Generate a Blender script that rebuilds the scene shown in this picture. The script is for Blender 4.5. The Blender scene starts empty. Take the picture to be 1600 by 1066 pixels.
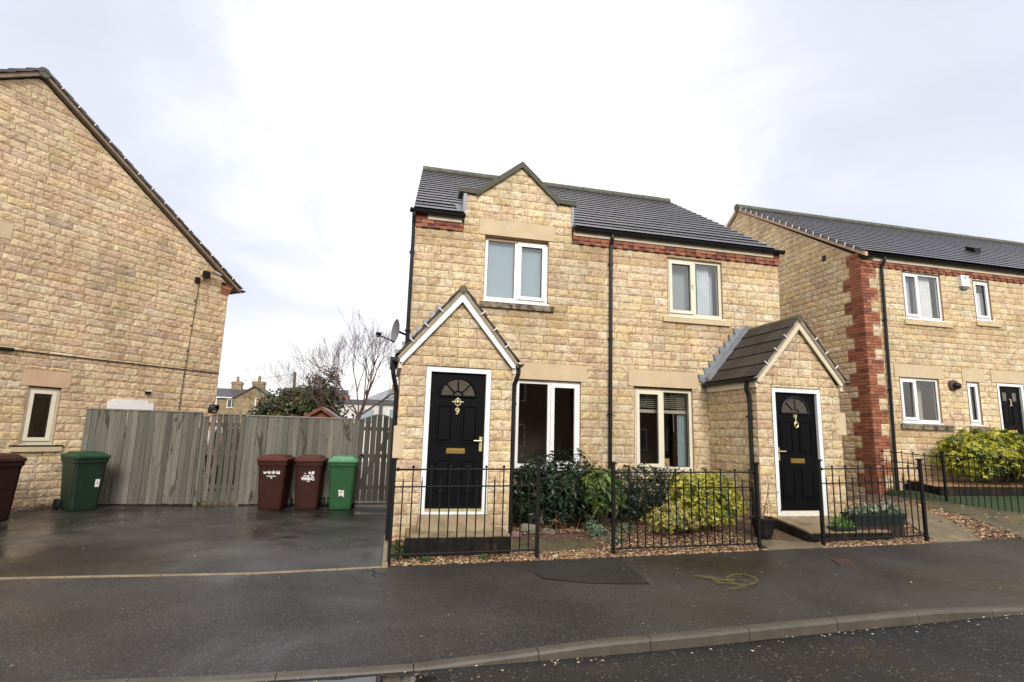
import bpy, math, random
from mathutils import Vector, Matrix, noise
R = random.Random(7)
scene = bpy.context.scene
COL = scene.collection
V = Vector

# ------------------------------------------------------------------ helpers
class MB:
    """collects faces (with a colour per face) and links them as one mesh object"""
    def __init__(self):
        self.v, self.f, self.c, self.m = [], [], [], []
    def face(self, pts, col=(1, 1, 1), mi=0):
        n = len(self.v)
        self.v.extend(pts)
        self.f.append(tuple(range(n, n + len(pts))))
        self.c.append(col); self.m.append(mi)
    def grid(self, pts, nx, ny, col=(1, 1, 1), mi=0):
        n = len(self.v)
        self.v.extend(pts)
        for j in range(ny):
            for i in range(nx):
                a = n + j * (nx + 1) + i
                self.f.append((a, a + 1, a + nx + 2, a + nx + 1))
                self.c.append(col); self.m.append(mi)
    def hexa(self, p, col=(1, 1, 1), mi=0):
        """8 corners: 0-3 bottom ring, 4-7 top ring"""
        n = len(self.v)
        self.v.extend(p)
        for q in ((3, 2, 1, 0), (4, 5, 6, 7), (0, 1, 5, 4), (1, 2, 6, 5), (2, 3, 7, 6), (3, 0, 4, 7)):
            self.f.append(tuple(n + k for k in q)); self.c.append(col); self.m.append(mi)
    def box(self, x0, x1, y0, y1, z0, z1, col=(1, 1, 1), mi=0):
        self.hexa([(x0, y0, z0), (x1, y0, z0), (x1, y1, z0), (x0, y1, z0),
                   (x0, y0, z1), (x1, y0, z1), (x1, y1, z1), (x0, y1, z1)], col, mi)
    def tbox(self, T, u0, u1, v0, v1, d0, d1, col=(1, 1, 1), mi=0):
        """box in wall coordinates"""
        self.hexa([T(u0, v0, d1), T(u1, v0, d1), T(u1, v0, d0), T(u0, v0, d0),
                   T(u0, v1, d1), T(u1, v1, d1), T(u1, v1, d0), T(u0, v1, d0)], col, mi)
    def tube(self, pts, rad, seg=8, col=(1, 1, 1), mi=0, caps=True):
        pts = [V(p) for p in pts]
        if not isinstance(rad, (list, tuple)): rad = [rad] * len(pts)
        n0 = len(self.v); up = None
        for i, p in enumerate(pts):
            d = (pts[min(i + 1, len(pts) - 1)] - pts[max(i - 1, 0)])
            d = d.normalized() if d.length > 1e-9 else V((0, 0, 1))
            if up is None:
                up = V((0, 0, 1)) if abs(d.z) < .9 else V((1, 0, 0))
            a = d.cross(up)
            if a.length < 1e-6: a = d.cross(V((0, 1, 0)))
            a.normalize(); b = a.cross(d); b.normalize(); up = b
            for k in range(seg):
                t = 2 * math.pi * k / seg
                self.v.append(tuple(p + (a * math.cos(t) + b * math.sin(t)) * rad[i]))
        for i in range(len(pts) - 1):
            for k in range(seg):
                a = n0 + i * seg + k; b = n0 + i * seg + (k + 1) % seg
                self.f.append((a, b, b + seg, a + seg)); self.c.append(col); self.m.append(mi)
        if caps:
            self.f.append(tuple(n0 + k for k in range(seg))[::-1]); self.c.append(col); self.m.append(mi)
            e = n0 + (len(pts) - 1) * seg
            self.f.append(tuple(e + k for k in range(seg))); self.c.append(col); self.m.append(mi)
    def prism(self, poly, ext, col=(1, 1, 1), mi=0):
        """polygon extruded by a vector"""
        n = len(self.v); k = len(poly); e = V(ext)
        self.v.extend([tuple(p) for p in poly]); self.v.extend([tuple(V(p) + e) for p in poly])
        self.f.append(tuple(n + i for i in range(k))); self.c.append(col); self.m.append(mi)
        self.f.append(tuple(n + k + i for i in range(k))[::-1]); self.c.append(col); self.m.append(mi)
        for i in range(k):
            j = (i + 1) % k
            self.f.append((n + i, n + k + i, n + k + j, n + j)); self.c.append(col); self.m.append(mi)
    def ball(self, c, r, seg=8, rings=6, col=(1, 1, 1), mi=0):
        if not isinstance(r, (list, tuple)): r = (r, r, r)
        pts = []
        for j in range(rings + 1):
            t = math.pi * j / rings
            for i in range(seg + 1):
                p = 2 * math.pi * i / seg
                pts.append((c[0] + r[0] * math.sin(t) * math.cos(p), c[1] + r[1] * math.sin(t) * math.sin(p), c[2] - r[2] * math.cos(t)))
        self.grid(pts, seg, rings, col, mi)
    def build(self, name, mats, parent=None, smooth=False):
        me = bpy.data.meshes.new(name)
        off = V((0, 0, 0))
        p = parent
        while p is not None:
            off += V(p.location); p = p.parent
        me.from_pydata([(a[0] - off.x, a[1] - off.y, a[2] - off.z) for a in self.v], [], self.f)
        if not isinstance(mats, (list, tuple)): mats = [mats]
        for m in mats: me.materials.append(m)
        if len(mats) > 1: me.polygons.foreach_set('material_index', self.m)
        ca = me.color_attributes.new('Col', 'FLOAT_COLOR', 'CORNER')
        buf = []
        for f, c in zip(self.f, self.c):
            buf.extend((c[0], c[1], c[2], 1.0) * len(f))
        ca.data.foreach_set('color', buf)
        if smooth: me.polygons.foreach_set('use_smooth', [True] * len(me.polygons))
        me.update()
        o = bpy.data.objects.new(name, me); COL.objects.link(o)
        if parent is not None: o.parent = parent
        return o

def tag(o, label=None, cat=None, group=None, kind=None):
    if label: o['label'] = label
    if cat: o['category'] = cat
    if group: o['group'] = group
    if kind: o['kind'] = kind
    return o

def root(name, loc, label, cat, group=None):
    o = bpy.data.objects.new(name, None); COL.objects.link(o)
    o.location = loc; o.empty_display_size = .1
    return tag(o, label, cat, group)

def copy_tree(o, parent=None):
    c = o.copy(); COL.objects.link(c)
    if parent is not None: c.parent = parent
    for ch in list(o.children): copy_tree(ch, c)
    return c

# ------------------------------------------------------------------ materials
def new_mat(name):
    m = bpy.data.materials.new(name); m.use_nodes = True
    return m, m.node_tree.nodes, m.node_tree.links, m.node_tree.nodes['Principled BSDF']

def ramp(N, fac_socket, L, stops):
    r = N.new('ShaderNodeValToRGB')
    el = r.color_ramp.elements
    while len(el) < len(stops): el.new(.5)
    for e, (p, c) in zip(el, stops):
        e.position = p; e.color = (c[0], c[1], c[2], 1) if isinstance(c, (list, tuple)) else (c, c, c, 1)
    L.new(fac_socket, r.inputs['Fac'])
    return r

def nz(N, L, scale, detail=4, rough=.55, vec=None, dist=0):
    n = N.new('ShaderNodeTexNoise'); n.inputs['Scale'].default_value = scale
    n.inputs['Detail'].default_value = detail; n.inputs['Roughness'].default_value = rough
    n.inputs['Distortion'].default_value = dist
    if vec is not None: L.new(vec, n.inputs['Vector'])
    return n

def pos(N, L, sc=(1, 1, 1)):
    g = N.new('ShaderNodeNewGeometry'); m = N.new('ShaderNodeMapping')
    m.inputs['Scale'].default_value = sc
    L.new(g.outputs['Position'], m.inputs['Vector'])
    return m.outputs['Vector']

def mixc(N, L, fac, a, b, mode='MIX'):
    m = N.new('ShaderNodeMix'); m.data_type = 'RGBA'; m.blend_type = mode
    for s, x in ((m.inputs[0], fac), (m.inputs[6], a), (m.inputs[7], b)):
        if isinstance(x, (int, float)): s.default_value = x
        elif isinstance(x, (tuple, list)): s.default_value = (x[0], x[1], x[2], 1)
        else: L.new(x, s)
    return m.outputs[2]

def bump(N, L, B, h, strength=.5, dist=.01, prev=None):
    b = N.new('ShaderNodeBump'); b.inputs['Strength'].default_value = strength
    b.inputs['Distance'].default_value = dist
    L.new(h, b.inputs['Height'])
    if prev is not None: L.new(prev, b.inputs['Normal'])
    L.new(b.outputs['Normal'], B.inputs['Normal'])
    return b.outputs['Normal']

def plain(name, col, rough=.5, metal=0., var=.12, scale=12, bumpst=0., bscale=60, attr=False, spec=.5, coat=0., dirt=None):
    m, N, L, B = new_mat(name)
    P = pos(N, L)
    n = nz(N, L, scale, 5, .6, P)
    r = ramp(N, n.outputs['Fac'], L, [(.3, 1 - var), (.7, 1 + var)])
    if attr:
        a = N.new('ShaderNodeAttribute'); a.attribute_name = 'Col'; base = a.outputs['Color']
    else:
        rgb = N.new('ShaderNodeRGB'); rgb.outputs[0].default_value = (*col, 1); base = rgb.outputs[0]
    c = mixc(N, L, 1., base, r.outputs['Color'], 'MULTIPLY')
    if dirt:
        n2 = nz(N, L, dirt[1], 6, .65, P)
        r2 = ramp(N, n2.outputs['Fac'], L, [(dirt[2], 0.), (dirt[2] + .15, 1.)])
        c = mixc(N, L, r2.outputs['Color'], c, dirt[0])
    L.new(c, B.inputs['Base Color'])
    B.inputs['Roughness'].default_value = rough; B.inputs['Metallic'].default_value = metal
    B.inputs['Specular IOR Level'].default_value = spec
    if coat: B.inputs['Coat Weight'].default_value = coat; B.inputs['Coat Roughness'].default_value = .1
    if bumpst:
        b = nz(N, L, bscale, 4, .6, P)
        bump(N, L, B, b.outputs['Fac'], bumpst, .01)
    return m

def mat_stone():
    m, N, L, B = new_mat('rockfaced_stone')
    P = pos(N, L)
    a = N.new('ShaderNodeAttribute'); a.attribute_name = 'Col'
    n1 = nz(N, L, 7.5, 7, .7, P, 1.3)
    r1 = ramp(N, n1.outputs['Fac'], L, [(.50, 0.), (.57, .72), (.64, .25)])
    c = mixc(N, L, r1.outputs['Color'], a.outputs['Color'], (.42, .245, .15))
    n3 = nz(N, L, 30, 5, .72, P, .8)
    r3 = ramp(N, n3.outputs['Fac'], L, [(.33, .62), (.45, 1.), (.75, 1.14)])
    c = mixc(N, L, 1., c, r3.outputs['Color'], 'MULTIPLY')
    n4 = nz(N, L, .9, 4, .55, P)
    r4 = ramp(N, n4.outputs['Fac'], L, [(.35, .88), (.65, 1.08)])
    c = mixc(N, L, 1., c, r4.outputs['Color'], 'MULTIPLY')
    n5 = nz(N, L, 1., 5, .6, pos(N, L, (2.6, 2.6, .45)), .5)
    r5 = ramp(N, n5.outputs['Fac'], L, [(.34, (.88, .86, .84)), (.50, (1.02, 1.02, 1.02)), (.7, (1.08, 1.08, 1.08))])
    c = mixc(N, L, 1., c, r5.outputs['Color'], 'MULTIPLY')
    L.new(c, B.inputs['Base Color'])
    B.inputs['Roughness'].default_value = .92; B.inputs['Specular IOR Level'].default_value = .25
    b1 = nz(N, L, 24, 6, .7, P, .9)
    bump(N, L, B, b1.outputs['Fac'], 1., .03)
    return m

def mat_brick():
    m, N, L, B = new_mat('red_brick')
    P = pos(N, L)
    a = N.new('ShaderNodeAttribute'); a.attribute_name = 'Col'
    n = nz(N, L, 30, 5, .7, P)
    r = ramp(N, n.outputs['Fac'], L, [(.3, .72), (.6, 1.1)])
    L.new(mixc(N, L, 1., a.outputs['Color'], r.outputs['Color'], 'MULTIPLY'), B.inputs['Base Color'])
    B.inputs['Roughness'].default_value = .85
    bump(N, L, B, nz(N, L, 90, 4, .6, P).outputs['Fac'], .4, .006)
    return m

def mat_wet_ground(name, c0, c1, r_dry, r_wet, wscale, wlo, whi, agg=190, bst=.5, specks=.6, seedoff=0., spec=.42):
    """bitumen: aggregate grain, pale chips, patches of standing wet"""
    m, N, L, B = new_mat(name)
    P = pos(N, L)
    mp = N.new('ShaderNodeMapping'); mp.inputs['Location'].default_value = (seedoff, seedoff * .7, 0)
    L.new(P, mp.inputs['Vector']); P = mp.outputs['Vector']
    big = nz(N, L, .55, 5, .6, P, .5)
    rb = ramp(N, big.outputs['Fac'], L, [(.35, c0), (.68, c1)])
    g = nz(N, L, agg, 3, .7, P)
    rg = ramp(N, g.outputs['Fac'], L, [(.3, .55), (.55, 1.), (.75, 1.5)])
    c = mixc(N, L, 1., rb.outputs['Color'], rg.outputs['Color'], 'MULTIPLY')
    g2 = nz(N, L, 42, 4, .75, P)
    rg2 = ramp(N, g2.outputs['Fac'], L, [(.32, .62), (.5, 1.), (.68, 1.55)])
    c = mixc(N, L, 1., c, rg2.outputs['Color'], 'MULTIPLY')
    vo = N.new('ShaderNodeTexVoronoi'); vo.inputs['Scale'].default_value = agg * .55
    L.new(P, vo.inputs['Vector'])
    pick = ramp(N, vo.outputs['Color'], L, [(.84, 0.), (.9, specks)])
    c = mixc(N, L, pick.outputs['Color'], c, (.2, .18, .155))
    L.new(c, B.inputs['Base Color'])
    w = nz(N, L, wscale, 6, .62, P, .8)
    rw = ramp(N, w.outputs['Fac'], L, [(wlo, r_dry), (whi, r_wet)])
    L.new(rw.outputs['Color'], B.inputs['Roughness'])
    inv = ramp(N, w.outputs['Fac'], L, [(wlo, 1.), (whi, .12)])
    mul = N.new('ShaderNodeMath'); mul.operation = 'MULTIPLY'
    hh = mixc(N, L, .5, g.outputs['Fac'], vo.outputs['Distance'])
    L.new(hh, mul.inputs[0]); L.new(inv.outputs['Color'], mul.inputs[1])
    bump(N, L, B, mul.outputs[0], bst, .012)
    B.inputs['Specular IOR Level'].default_value = spec
    return m

def mat_leaf(name, rough=.4, spec=.5):
    m, N, L, B = new_mat(name)
    a = N.new('ShaderNodeAttribute'); a.attribute_name = 'Col'
    P = pos(N, L)
    n = nz(N, L, 25, 3, .6, P)
    r = ramp(N, n.outputs['Fac'], L, [(.3, .8), (.7, 1.2)])
    c = mixc(N, L, 1., a.outputs['Color'], r.outputs['Color'], 'MULTIPLY')
    L.new(c, B.inputs['Base Color'])
    B.inputs['Roughness'].default_value = rough; B.inputs['Specular IOR Level'].default_value = spec
    t = N.new('ShaderNodeBsdfTranslucent'); L.new(c, t.inputs['Color'])
    mx = N.new('ShaderNodeMixShader'); mx.inputs[0].default_value = .22
    out = N['Material Output']
    L.new(B.outputs[0], mx.inputs[1]); L.new(t.outputs[0], mx.inputs[2]); L.new(mx.outputs[0], out.inputs['Surface'])
    return m

def mat_glass(name='window_glass', tint=(.93, .96, .95), lo=.13):
    m, N, L, B = new_mat(name)
    N.remove(B)
    tr = N.new('ShaderNodeBsdfTransparent'); tr.inputs['Color'].default_value = (*tint, 1)
    gl = N.new('ShaderNodeBsdfGlossy'); gl.inputs['Roughness'].default_value = .012
    P = pos(N, L)
    b = N.new('ShaderNodeBump'); b.inputs['Strength'].default_value = .06; b.inputs['Distance'].default_value = .02
    L.new(nz(N, L, 1.6, 1, .4, P).outputs['Fac'], b.inputs['Height']); L.new(b.outputs['Normal'], gl.inputs['Normal'])
    lw = N.new('ShaderNodeLayerWeight'); lw.inputs['Blend'].default_value = .5
    pw = N.new('ShaderNodeMath'); pw.operation = 'POWER'; L.new(lw.outputs['Facing'], pw.inputs[0]); pw.inputs[1].default_value = 4.
    ma = N.new('ShaderNodeMath'); ma.operation = 'MULTIPLY_ADD'; ma.use_clamp = True
    L.new(pw.outputs[0], ma.inputs[0]); ma.inputs[1].default_value = .9; ma.inputs[2].default_value = lo
    mx = N.new('ShaderNodeMixShader')
    L.new(ma.outputs[0], mx.inputs[0]); L.new(tr.outputs[0], mx.inputs[1]); L.new(gl.outputs[0], mx.inputs[2])
    L.new(mx.outputs[0], N['Material Output'].inputs['Surface'])
    return m

def mat_wood():
    m, N, L, B = new_mat('weathered_fence_wood')
    a = N.new('ShaderNodeAttribute'); a.attribute_name = 'Col'
    Ps = pos(N, L, (14, 14, .55))
    n = nz(N, L, 2.2, 6, .65, Ps, .3)
    r = ramp(N, n.outputs['Fac'], L, [(.3, .62), (.55, 1.), (.75, 1.25)])
    c = mixc(N, L, 1., a.outputs['Color'], r.outputs['Color'], 'MULTIPLY')
    Pd = pos(N, L, (5, 5, 1.1))
    d = nz(N, L, 1., 5, .6, Pd, 1.2)
    rd = ramp(N, d.outputs['Fac'], L, [(.595, 0.), (.66, .88)])
    c = mixc(N, L, rd.outputs['Color'], c, (.04, .024, .017))
    k = nz(N, L, 1.3, 3, .5, pos(N, L, (9, 9, 5)), .2)
    rk = ramp(N, k.outputs['Fac'], L, [(.72, 0.), (.76, .8)])
    c = mixc(N, L, rk.outputs['Color'], c, (.03, .02, .015))
    L.new(c, B.inputs['Base Color']); B.inputs['Roughness'].default_value = .8
    bump(N, L, B, n.outputs['Fac'], .5, .01)
    return m

M = {}
M['stone'] = mat_stone()
M['mortar'] = plain('mortar', (.37, .255, .165), .95, var=.12, scale=30, bumpst=.4, bscale=120)
M['brick'] = mat_brick()
M['ashlar'] = plain('cast_stone', (.56, .44, .28), .88, var=.08, scale=5, bumpst=.15, bscale=150)
M['ashlar_pink'] = plain('cast_stone_pinkish', (.55, .37, .24), .88, var=.08, scale=5, bumpst=.15, bscale=150)
M['sill_dirty'] = plain('stained_sill_stone', (.24, .19, .13), .85, var=.3, scale=9, bumpst=.3, dirt=((.045, .036, .026), 7, .45))
M['coping'] = plain('weathered_coping_stone', (.085, .08, .06), .85, var=.3, scale=14, bumpst=.4, dirt=((.15, .14, .10), 6, .58))
M['tile'] = plain('wet_roof_tile', (1, 1, 1), .24, var=.2, scale=18, bumpst=.10, bscale=130, attr=True, spec=.8, dirt=((.085, .078, .055), 9, .60))
M['tile_dry'] = plain('mossy_roof_tile', (1, 1, 1), .6, var=.35, scale=24, bumpst=.4, bscale=90, attr=True, spec=.35, dirt=((.07, .06, .035), 11, .6))
M['ridge'] = plain('ridge_tile', (.10, .085, .055), .75, var=.35, scale=14, bumpst=.5, bscale=70, dirt=((.13, .11, .045), 8, .5))
M['ridge_dark'] = plain('dark_ridge_tile', (.075, .075, .06), .7, var=.35, scale=14, bumpst=.4, bscale=70, dirt=((.11, .12, .06), 5, .5))
M['verge'] = plain('verge_mortar', (.38, .31, .22), .9, var=.2, scale=10, bumpst=.2)
M['verge_pink'] = plain('pinkish_verge_mortar', (.5, .33, .24), .9, var=.2, scale=10, bumpst=.2)
M['verge_brown'] = plain('brown_verge_mortar', (.24, .175, .125), .9, var=.25, scale=10, bumpst=.2)
M['cream'] = plain('cream_paint', (.66, .57, .42), .55, var=.06, scale=6, dirt=((.36, .30, .2), 4, .68))
M['upvc'] = plain('white_upvc', (.80, .80, .79), .35, var=.04, scale=3)
M['upvc_cream'] = plain('cream_window_frame', (.74, .68, .53), .42, var=.05, scale=3)
M['black_plastic'] = plain('black_plastic', (.008, .008, .009), .4, var=.2, scale=9, spec=.35)
M['black_metal'] = plain('black_painted_iron', (.006, .0055, .006), .6, var=.3, scale=30, bumpst=.15, bscale=160, spec=.25)
M['door'] = plain('black_door_paint', (.0035, .0035, .004), .5, var=.1, scale=3, spec=.10)
M['brass'] = plain('brass', (.62, .42, .14), .32, 1., var=.1, scale=20)
M['brass_pale'] = plain('worn_brass', (.72, .60, .36), .38, .8, var=.15, scale=20)
M['steel'] = plain('steel', (.5, .5, .5), .35, .9, var=.1)
M['lead'] = plain('lead_flashing', (.24, .255, .28), .45, .35, var=.2, scale=9, bumpst=.2, bscale=25)
M['glass'] = mat_glass()
M['glass_low'] = mat_glass('ground_floor_glass', (.9, .92, .9), .10)
M['glass_dark'] = plain('fanlight_glass', (.085, .075, .062), .14, var=.3, scale=20)
M['white_fabric'] = plain('curtain_fabric', (.62, .66, .70), .9, var=.1, scale=6)
M['net'] = plain('net_curtain', (.46, .46, .51), .9, var=.08, scale=6)
M['net_pale'] = plain('pale_net_curtain', (.74, .71, .73), .9, var=.08, scale=6)
M['blind'] = plain('blind_fabric', (.27, .335, .38), .8, var=.05, scale=4)
M['blind_grey'] = plain('grey_blind', (.27, .29, .32), .8, var=.05, scale=4)
M['slat'] = plain('blind_slat', (.42, .37, .30), .6, var=.1, scale=9)
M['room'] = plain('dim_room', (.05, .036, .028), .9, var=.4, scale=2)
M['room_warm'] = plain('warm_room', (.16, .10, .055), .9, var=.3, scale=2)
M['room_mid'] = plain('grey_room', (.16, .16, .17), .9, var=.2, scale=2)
M['asphalt'] = mat_wet_ground('pavement_bitumen', (.018, .016, .0145), (.052, .047, .044), .50, .22, .45, .42, .66, 190, .8, .55)
M['drive'] = mat_wet_ground('driveway_bitumen', (.016, .0135, .012), (.088, .082, .076), .42, .10, .5, .42, .60, 170, .5, .15, 3.3)
M['road'] = mat_wet_ground('road_bitumen', (.010, .0095, .009), (.024, .0225, .021), .55, .2, .8, .46, .68, 110, 1., .5, 8.1, .30)
M['patch'] = mat_wet_ground('patch_bitumen', (.014, .0145, .014), (.028, .028, .027), .52, .32, .6, .45, .7, 170, .45, .1, 5.)
M['water'] = plain('shallow_water', (.02, .019, .017), .045, var=.1, spec=.6)
M['kerb'] = plain('kerb_concrete', (.075, .062, .045), .45, var=.3, scale=3.5, bumpst=.3, bscale=140, dirt=((.06, .055, .035), 4, .5))
M['edging'] = plain('edging_concrete', (.25, .195, .12), .7, var=.3, scale=7, bumpst=.3, dirt=((.14, .11, .07), 5, .55))
M['concrete'] = plain('wet_concrete', (.18, .14, .092), .36, var=.25, scale=2.4, bumpst=.25, bscale=120, dirt=((.10, .085, .045), 2.2, .5))
M['concrete_green'] = plain('mossy_slab', (.10, .082, .045), .5, var=.35, scale=5, bumpst=.3, bscale=90, dirt=((.045, .045, .02), 3, .5))
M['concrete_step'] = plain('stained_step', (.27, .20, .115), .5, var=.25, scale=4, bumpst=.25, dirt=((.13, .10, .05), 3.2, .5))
M['riser'] = plain('dark_riser', (.013, .011, .009), .7, var=.5, scale=7, bumpst=.3, spec=.15, dirt=((.05, .036, .022), 4, .54))  # near-black base colour with brown patches
M['soil'] = plain('garden_soil', (.085, .048, .028), .8, var=.5, scale=18, bumpst=.8, bscale=50)
M['flake'] = plain('leaf_litter', (1, 1, 1), .6, var=.2, scale=30, attr=True)
M['wood'] = mat_wood()
M['wood_cap'] = plain('fence_cap_rail', (.16, .14, .12), .5, var=.3, scale=9)
M['bin_brown'] = plain('brown_bin_plastic', (.036, .0085, .006), .45, spec=.28, dirt=((.05, .042, .032), 4.5, .60), var=.15, scale=7, bumpst=.05)
M['bin_brown_lid'] = plain('brown_bin_lid', (.085, .024, .017), .42, spec=.28, var=.2, scale=9)
M['bin_brown_shaded'] = plain('shaded_brown_bin_plastic', (.017, .006, .005), .5, spec=.22, var=.2, scale=7)  # brown bin standing in shade: the shade is painted into its colour
M['bin_green'] = plain('green_bin_plastic', (.020, .085, .030), .45, spec=.28, dirt=((.05, .042, .032), 4.5, .60), var=.12, scale=7)
M['bin_green_lid'] = plain('green_bin_lid', (.11, .29, .15), .4, spec=.28, var=.15, scale=9)
M['bin_dark'] = plain('dark_green_bin_plastic', (.012, .027, .016), .45, spec=.28, dirt=((.05, .042, .032), 4.5, .60), var=.15, scale=7)
M['bin_dark_lid'] = plain('dark_green_bin_lid', (.016, .052, .025), .42, spec=.28, var=.2, scale=9)
M['rubber'] = plain('rubber', (.01, .01, .01), .7, var=.2)
M['white_print'] = plain('white_print', (.72, .70, .70), .6, var=.15, scale=60)
M['red_print'] = plain('red_print', (.5, .05, .05), .6, var=.1)
M['leaf'] = mat_leaf('glossy_leaf', .34, .5)
M['leaf_matt'] = mat_leaf('matt_leaf', .5, .4)
M['bark'] = plain('bark', (.105, .066, .055), .9, var=.35, scale=25)
M['stem'] = plain('brown_stem', (.06, .04, .025), .9, var=.3, scale=25)
M['turf'] = plain('artificial_turf', (.027, .050, .012), .95, var=.35, scale=60, bumpst=.9, bscale=230)
M['rock'] = plain('garden_rock', (.17, .14, .10), .85, var=.4, scale=14, bumpst=.6, bscale=40)
M['rock_pink'] = plain('pink_rock', (.22, .125, .105), .8, var=.25, scale=14, bumpst=.4, bscale=50)
M['yellow'] = None
M['slate'] = plain('slate_roof', (.065, .06, .062), .6, var=.25, scale=1.5)
M['farstone'] = plain('sooty_stone', (.26, .19, .11), .9, var=.35, scale=2.2, dirt=((.10, .075, .05), 1.2, .52))
M['white_wall'] = plain('white_render', (.62, .60, .57), .85, var=.12, scale=1.5)
M['dark_fascia'] = plain('dark_fascia', (.07, .075, .085), .6, var=.2)
M['red_roof'] = plain('red_roof_tile', (.20, .075, .055), .8, var=.25, scale=3)
M['shed_wood'] = plain('shed_boards', (.16, .062, .034), .8, var=.3, scale=9)
M['felt'] = plain('roof_felt', (.24, .25, .26), .7, var=.2, scale=5)
M['pole'] = plain('pole_timber', (.15, .10, .07), .9, var=.25, scale=9)
M['yard'] = plain('yard_paving', (.26, .23, .19), .75, var=.25, scale=3)
M['ground'] = plain('far_ground', (.08, .085, .05), .95, var=.4, scale=.4)
M['skin'] = plain('skin', (.50, .29, .20), .6, var=.08)
M['hair'] = plain('dark_hair', (.012, .010, .009), .6, var=.2)
M['pale_cloth'] = plain('pale_pink_cloth', (.68, .60, .60), .85, var=.1, scale=14)
M['red_cloth'] = plain('red_cloth', (.38, .03, .025), .85, var=.15, scale=14)
M['wire'] = plain('wire', (.02, .02, .02), .6)
M['dish'] = plain('grey_dish', (.17, .17, .185), .5, var=.15, scale=8)

def mat_spray():
    m, N, L, B = new_mat('faded_yellow_spray')
    P = pos(N, L)
    B.inputs['Base Color'].default_value = (.19, .15, .035, 1); B.inputs['Roughness'].default_value = .6
    n = nz(N, L, 75, 5, .8, P)
    r = ramp(N, n.outputs['Fac'], L, [(.44, .0), (.60, .8)])
    L.new(r.outputs['Color'], B.inputs['Alpha'])
    return m
M['yellow'] = mat_spray()

# ------------------------------------------------------------------ wall frames
def frame(O, U, N):
    O, U, N = V(O), V(U).normalized(), V(N).normalized()
    def T(u, v, d):
        return (O.x + U.x * u + N.x * d, O.y + U.y * u + N.y * d, O.z + v)
    return T

STONES = [((.735, .59, .365), 40), ((.77, .64, .435), 26), ((.69, .52, .345), 15), ((.73, .57, .31), 11),
          ((.62, .455, .32), 6), ((.78, .675, .49), 8)]
STONES_PINK = [((.72, .56, .365), 36), ((.75, .605, .405), 26), ((.68, .495, .345), 20), ((.71, .54, .30), 8),
               ((.60, .445, .325), 9), ((.50, .395, .31), 4), ((.76, .64, .45), 8)]
def pick(pal):
    t = R.random() * sum(w for _, w in pal)
    for c, w in pal:
        t -= w
        if t <= 0: break
    mean = (.71, .555, .335); c = tuple(x * .78 + m * .22 for x, m in zip(c, mean))
    k = R.uniform(.93, 1.06)
    return (c[0] * k * R.uniform(.97, 1.03), c[1] * k, c[2] * k * R.uniform(.95, 1.05))

def block(mb, T, bl, br, tl, tr, v0, v1, col, nx=0, ny=4, relief=.014, j=.005):
    """one pillowed rock-faced stone"""
    w = max(br - bl, tr - tl)
    if nx == 0: nx = max(3, min(9, int(w / .05)))
    h = v1 - v0
    seed = R.uniform(0, 100)
    tilt = R.uniform(-.25, .25); tv = R.uniform(-.3, .3)
    pts = []
    for b in range(ny + 1):
        t = b / ny
        l = bl + (tl - bl) * t + j; r = br + (tr - br) * t - j
        vv = v0 + j + (h - 2 * j) * t
        for a in range(nx + 1):
            s = a / nx
            e = min(s * w, (1 - s) * w, t * h, (1 - t) * h)
            if e < 1e-6:
                d = .002; ju = R.uniform(-.003, .003); jv = R.uniform(-.003, .003)
            else:
                e = min(1., e / .03)
                n = noise.noise((s * w * 11 + seed, t * h * 11, seed)) + .5 * noise.noise((s * w * 27, t * h * 27 + seed, seed))
                d = .002 + relief * e * max(.1, .65 + .75 * n + tilt * (s - .5) + tv * (t - .5)); ju = jv = 0
            pts.append(T(l + (r - l) * s + ju, vv + jv, d))
    n0 = len(mb.v)
    mb.grid(pts, nx, ny, col)
    ring = [b * 0 + a for a in range(nx + 1)] + [b * (nx + 1) + nx for b in range(1, ny + 1)] + \
           [ny * (nx + 1) + a for a in range(nx - 1, -1, -1)] + [b * (nx + 1) for b in range(ny - 1, 0, -1)]
    def uv(k):
        a, b = k % (nx + 1), k // (nx + 1); s, t = a / nx, b / ny
        l = bl + (tl - bl) * t + j; r = br + (tr - br) * t - j
        return T(l + (r - l) * s, v0 + j + (h - 2 * j) * t, -.016)
    n1 = len(mb.v)
    mb.v.extend([uv(k) for k in ring])
    k = len(ring)
    for i in range(k):
        q = (i + 1) % k
        mb.f.append((n0 + ring[i], n1 + i, n1 + q, n0 + ring[q])); mb.c.append(col); mb.m.append(0)

def spans(u0, u1, holes, v0, v1):
    vm = (v0 + v1) / 2
    out = [(u0, u1)]
    for (a, b, c, d) in holes:
        if not (c < vm < d): continue
        nxt = []
        for (p, q) in out:
            if b <= p or a >= q: nxt.append((p, q)); continue
            if a - p > .02: nxt.append((p, a))
            if q - b > .02: nxt.append((b, q))
        out = nxt
    return out

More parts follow.
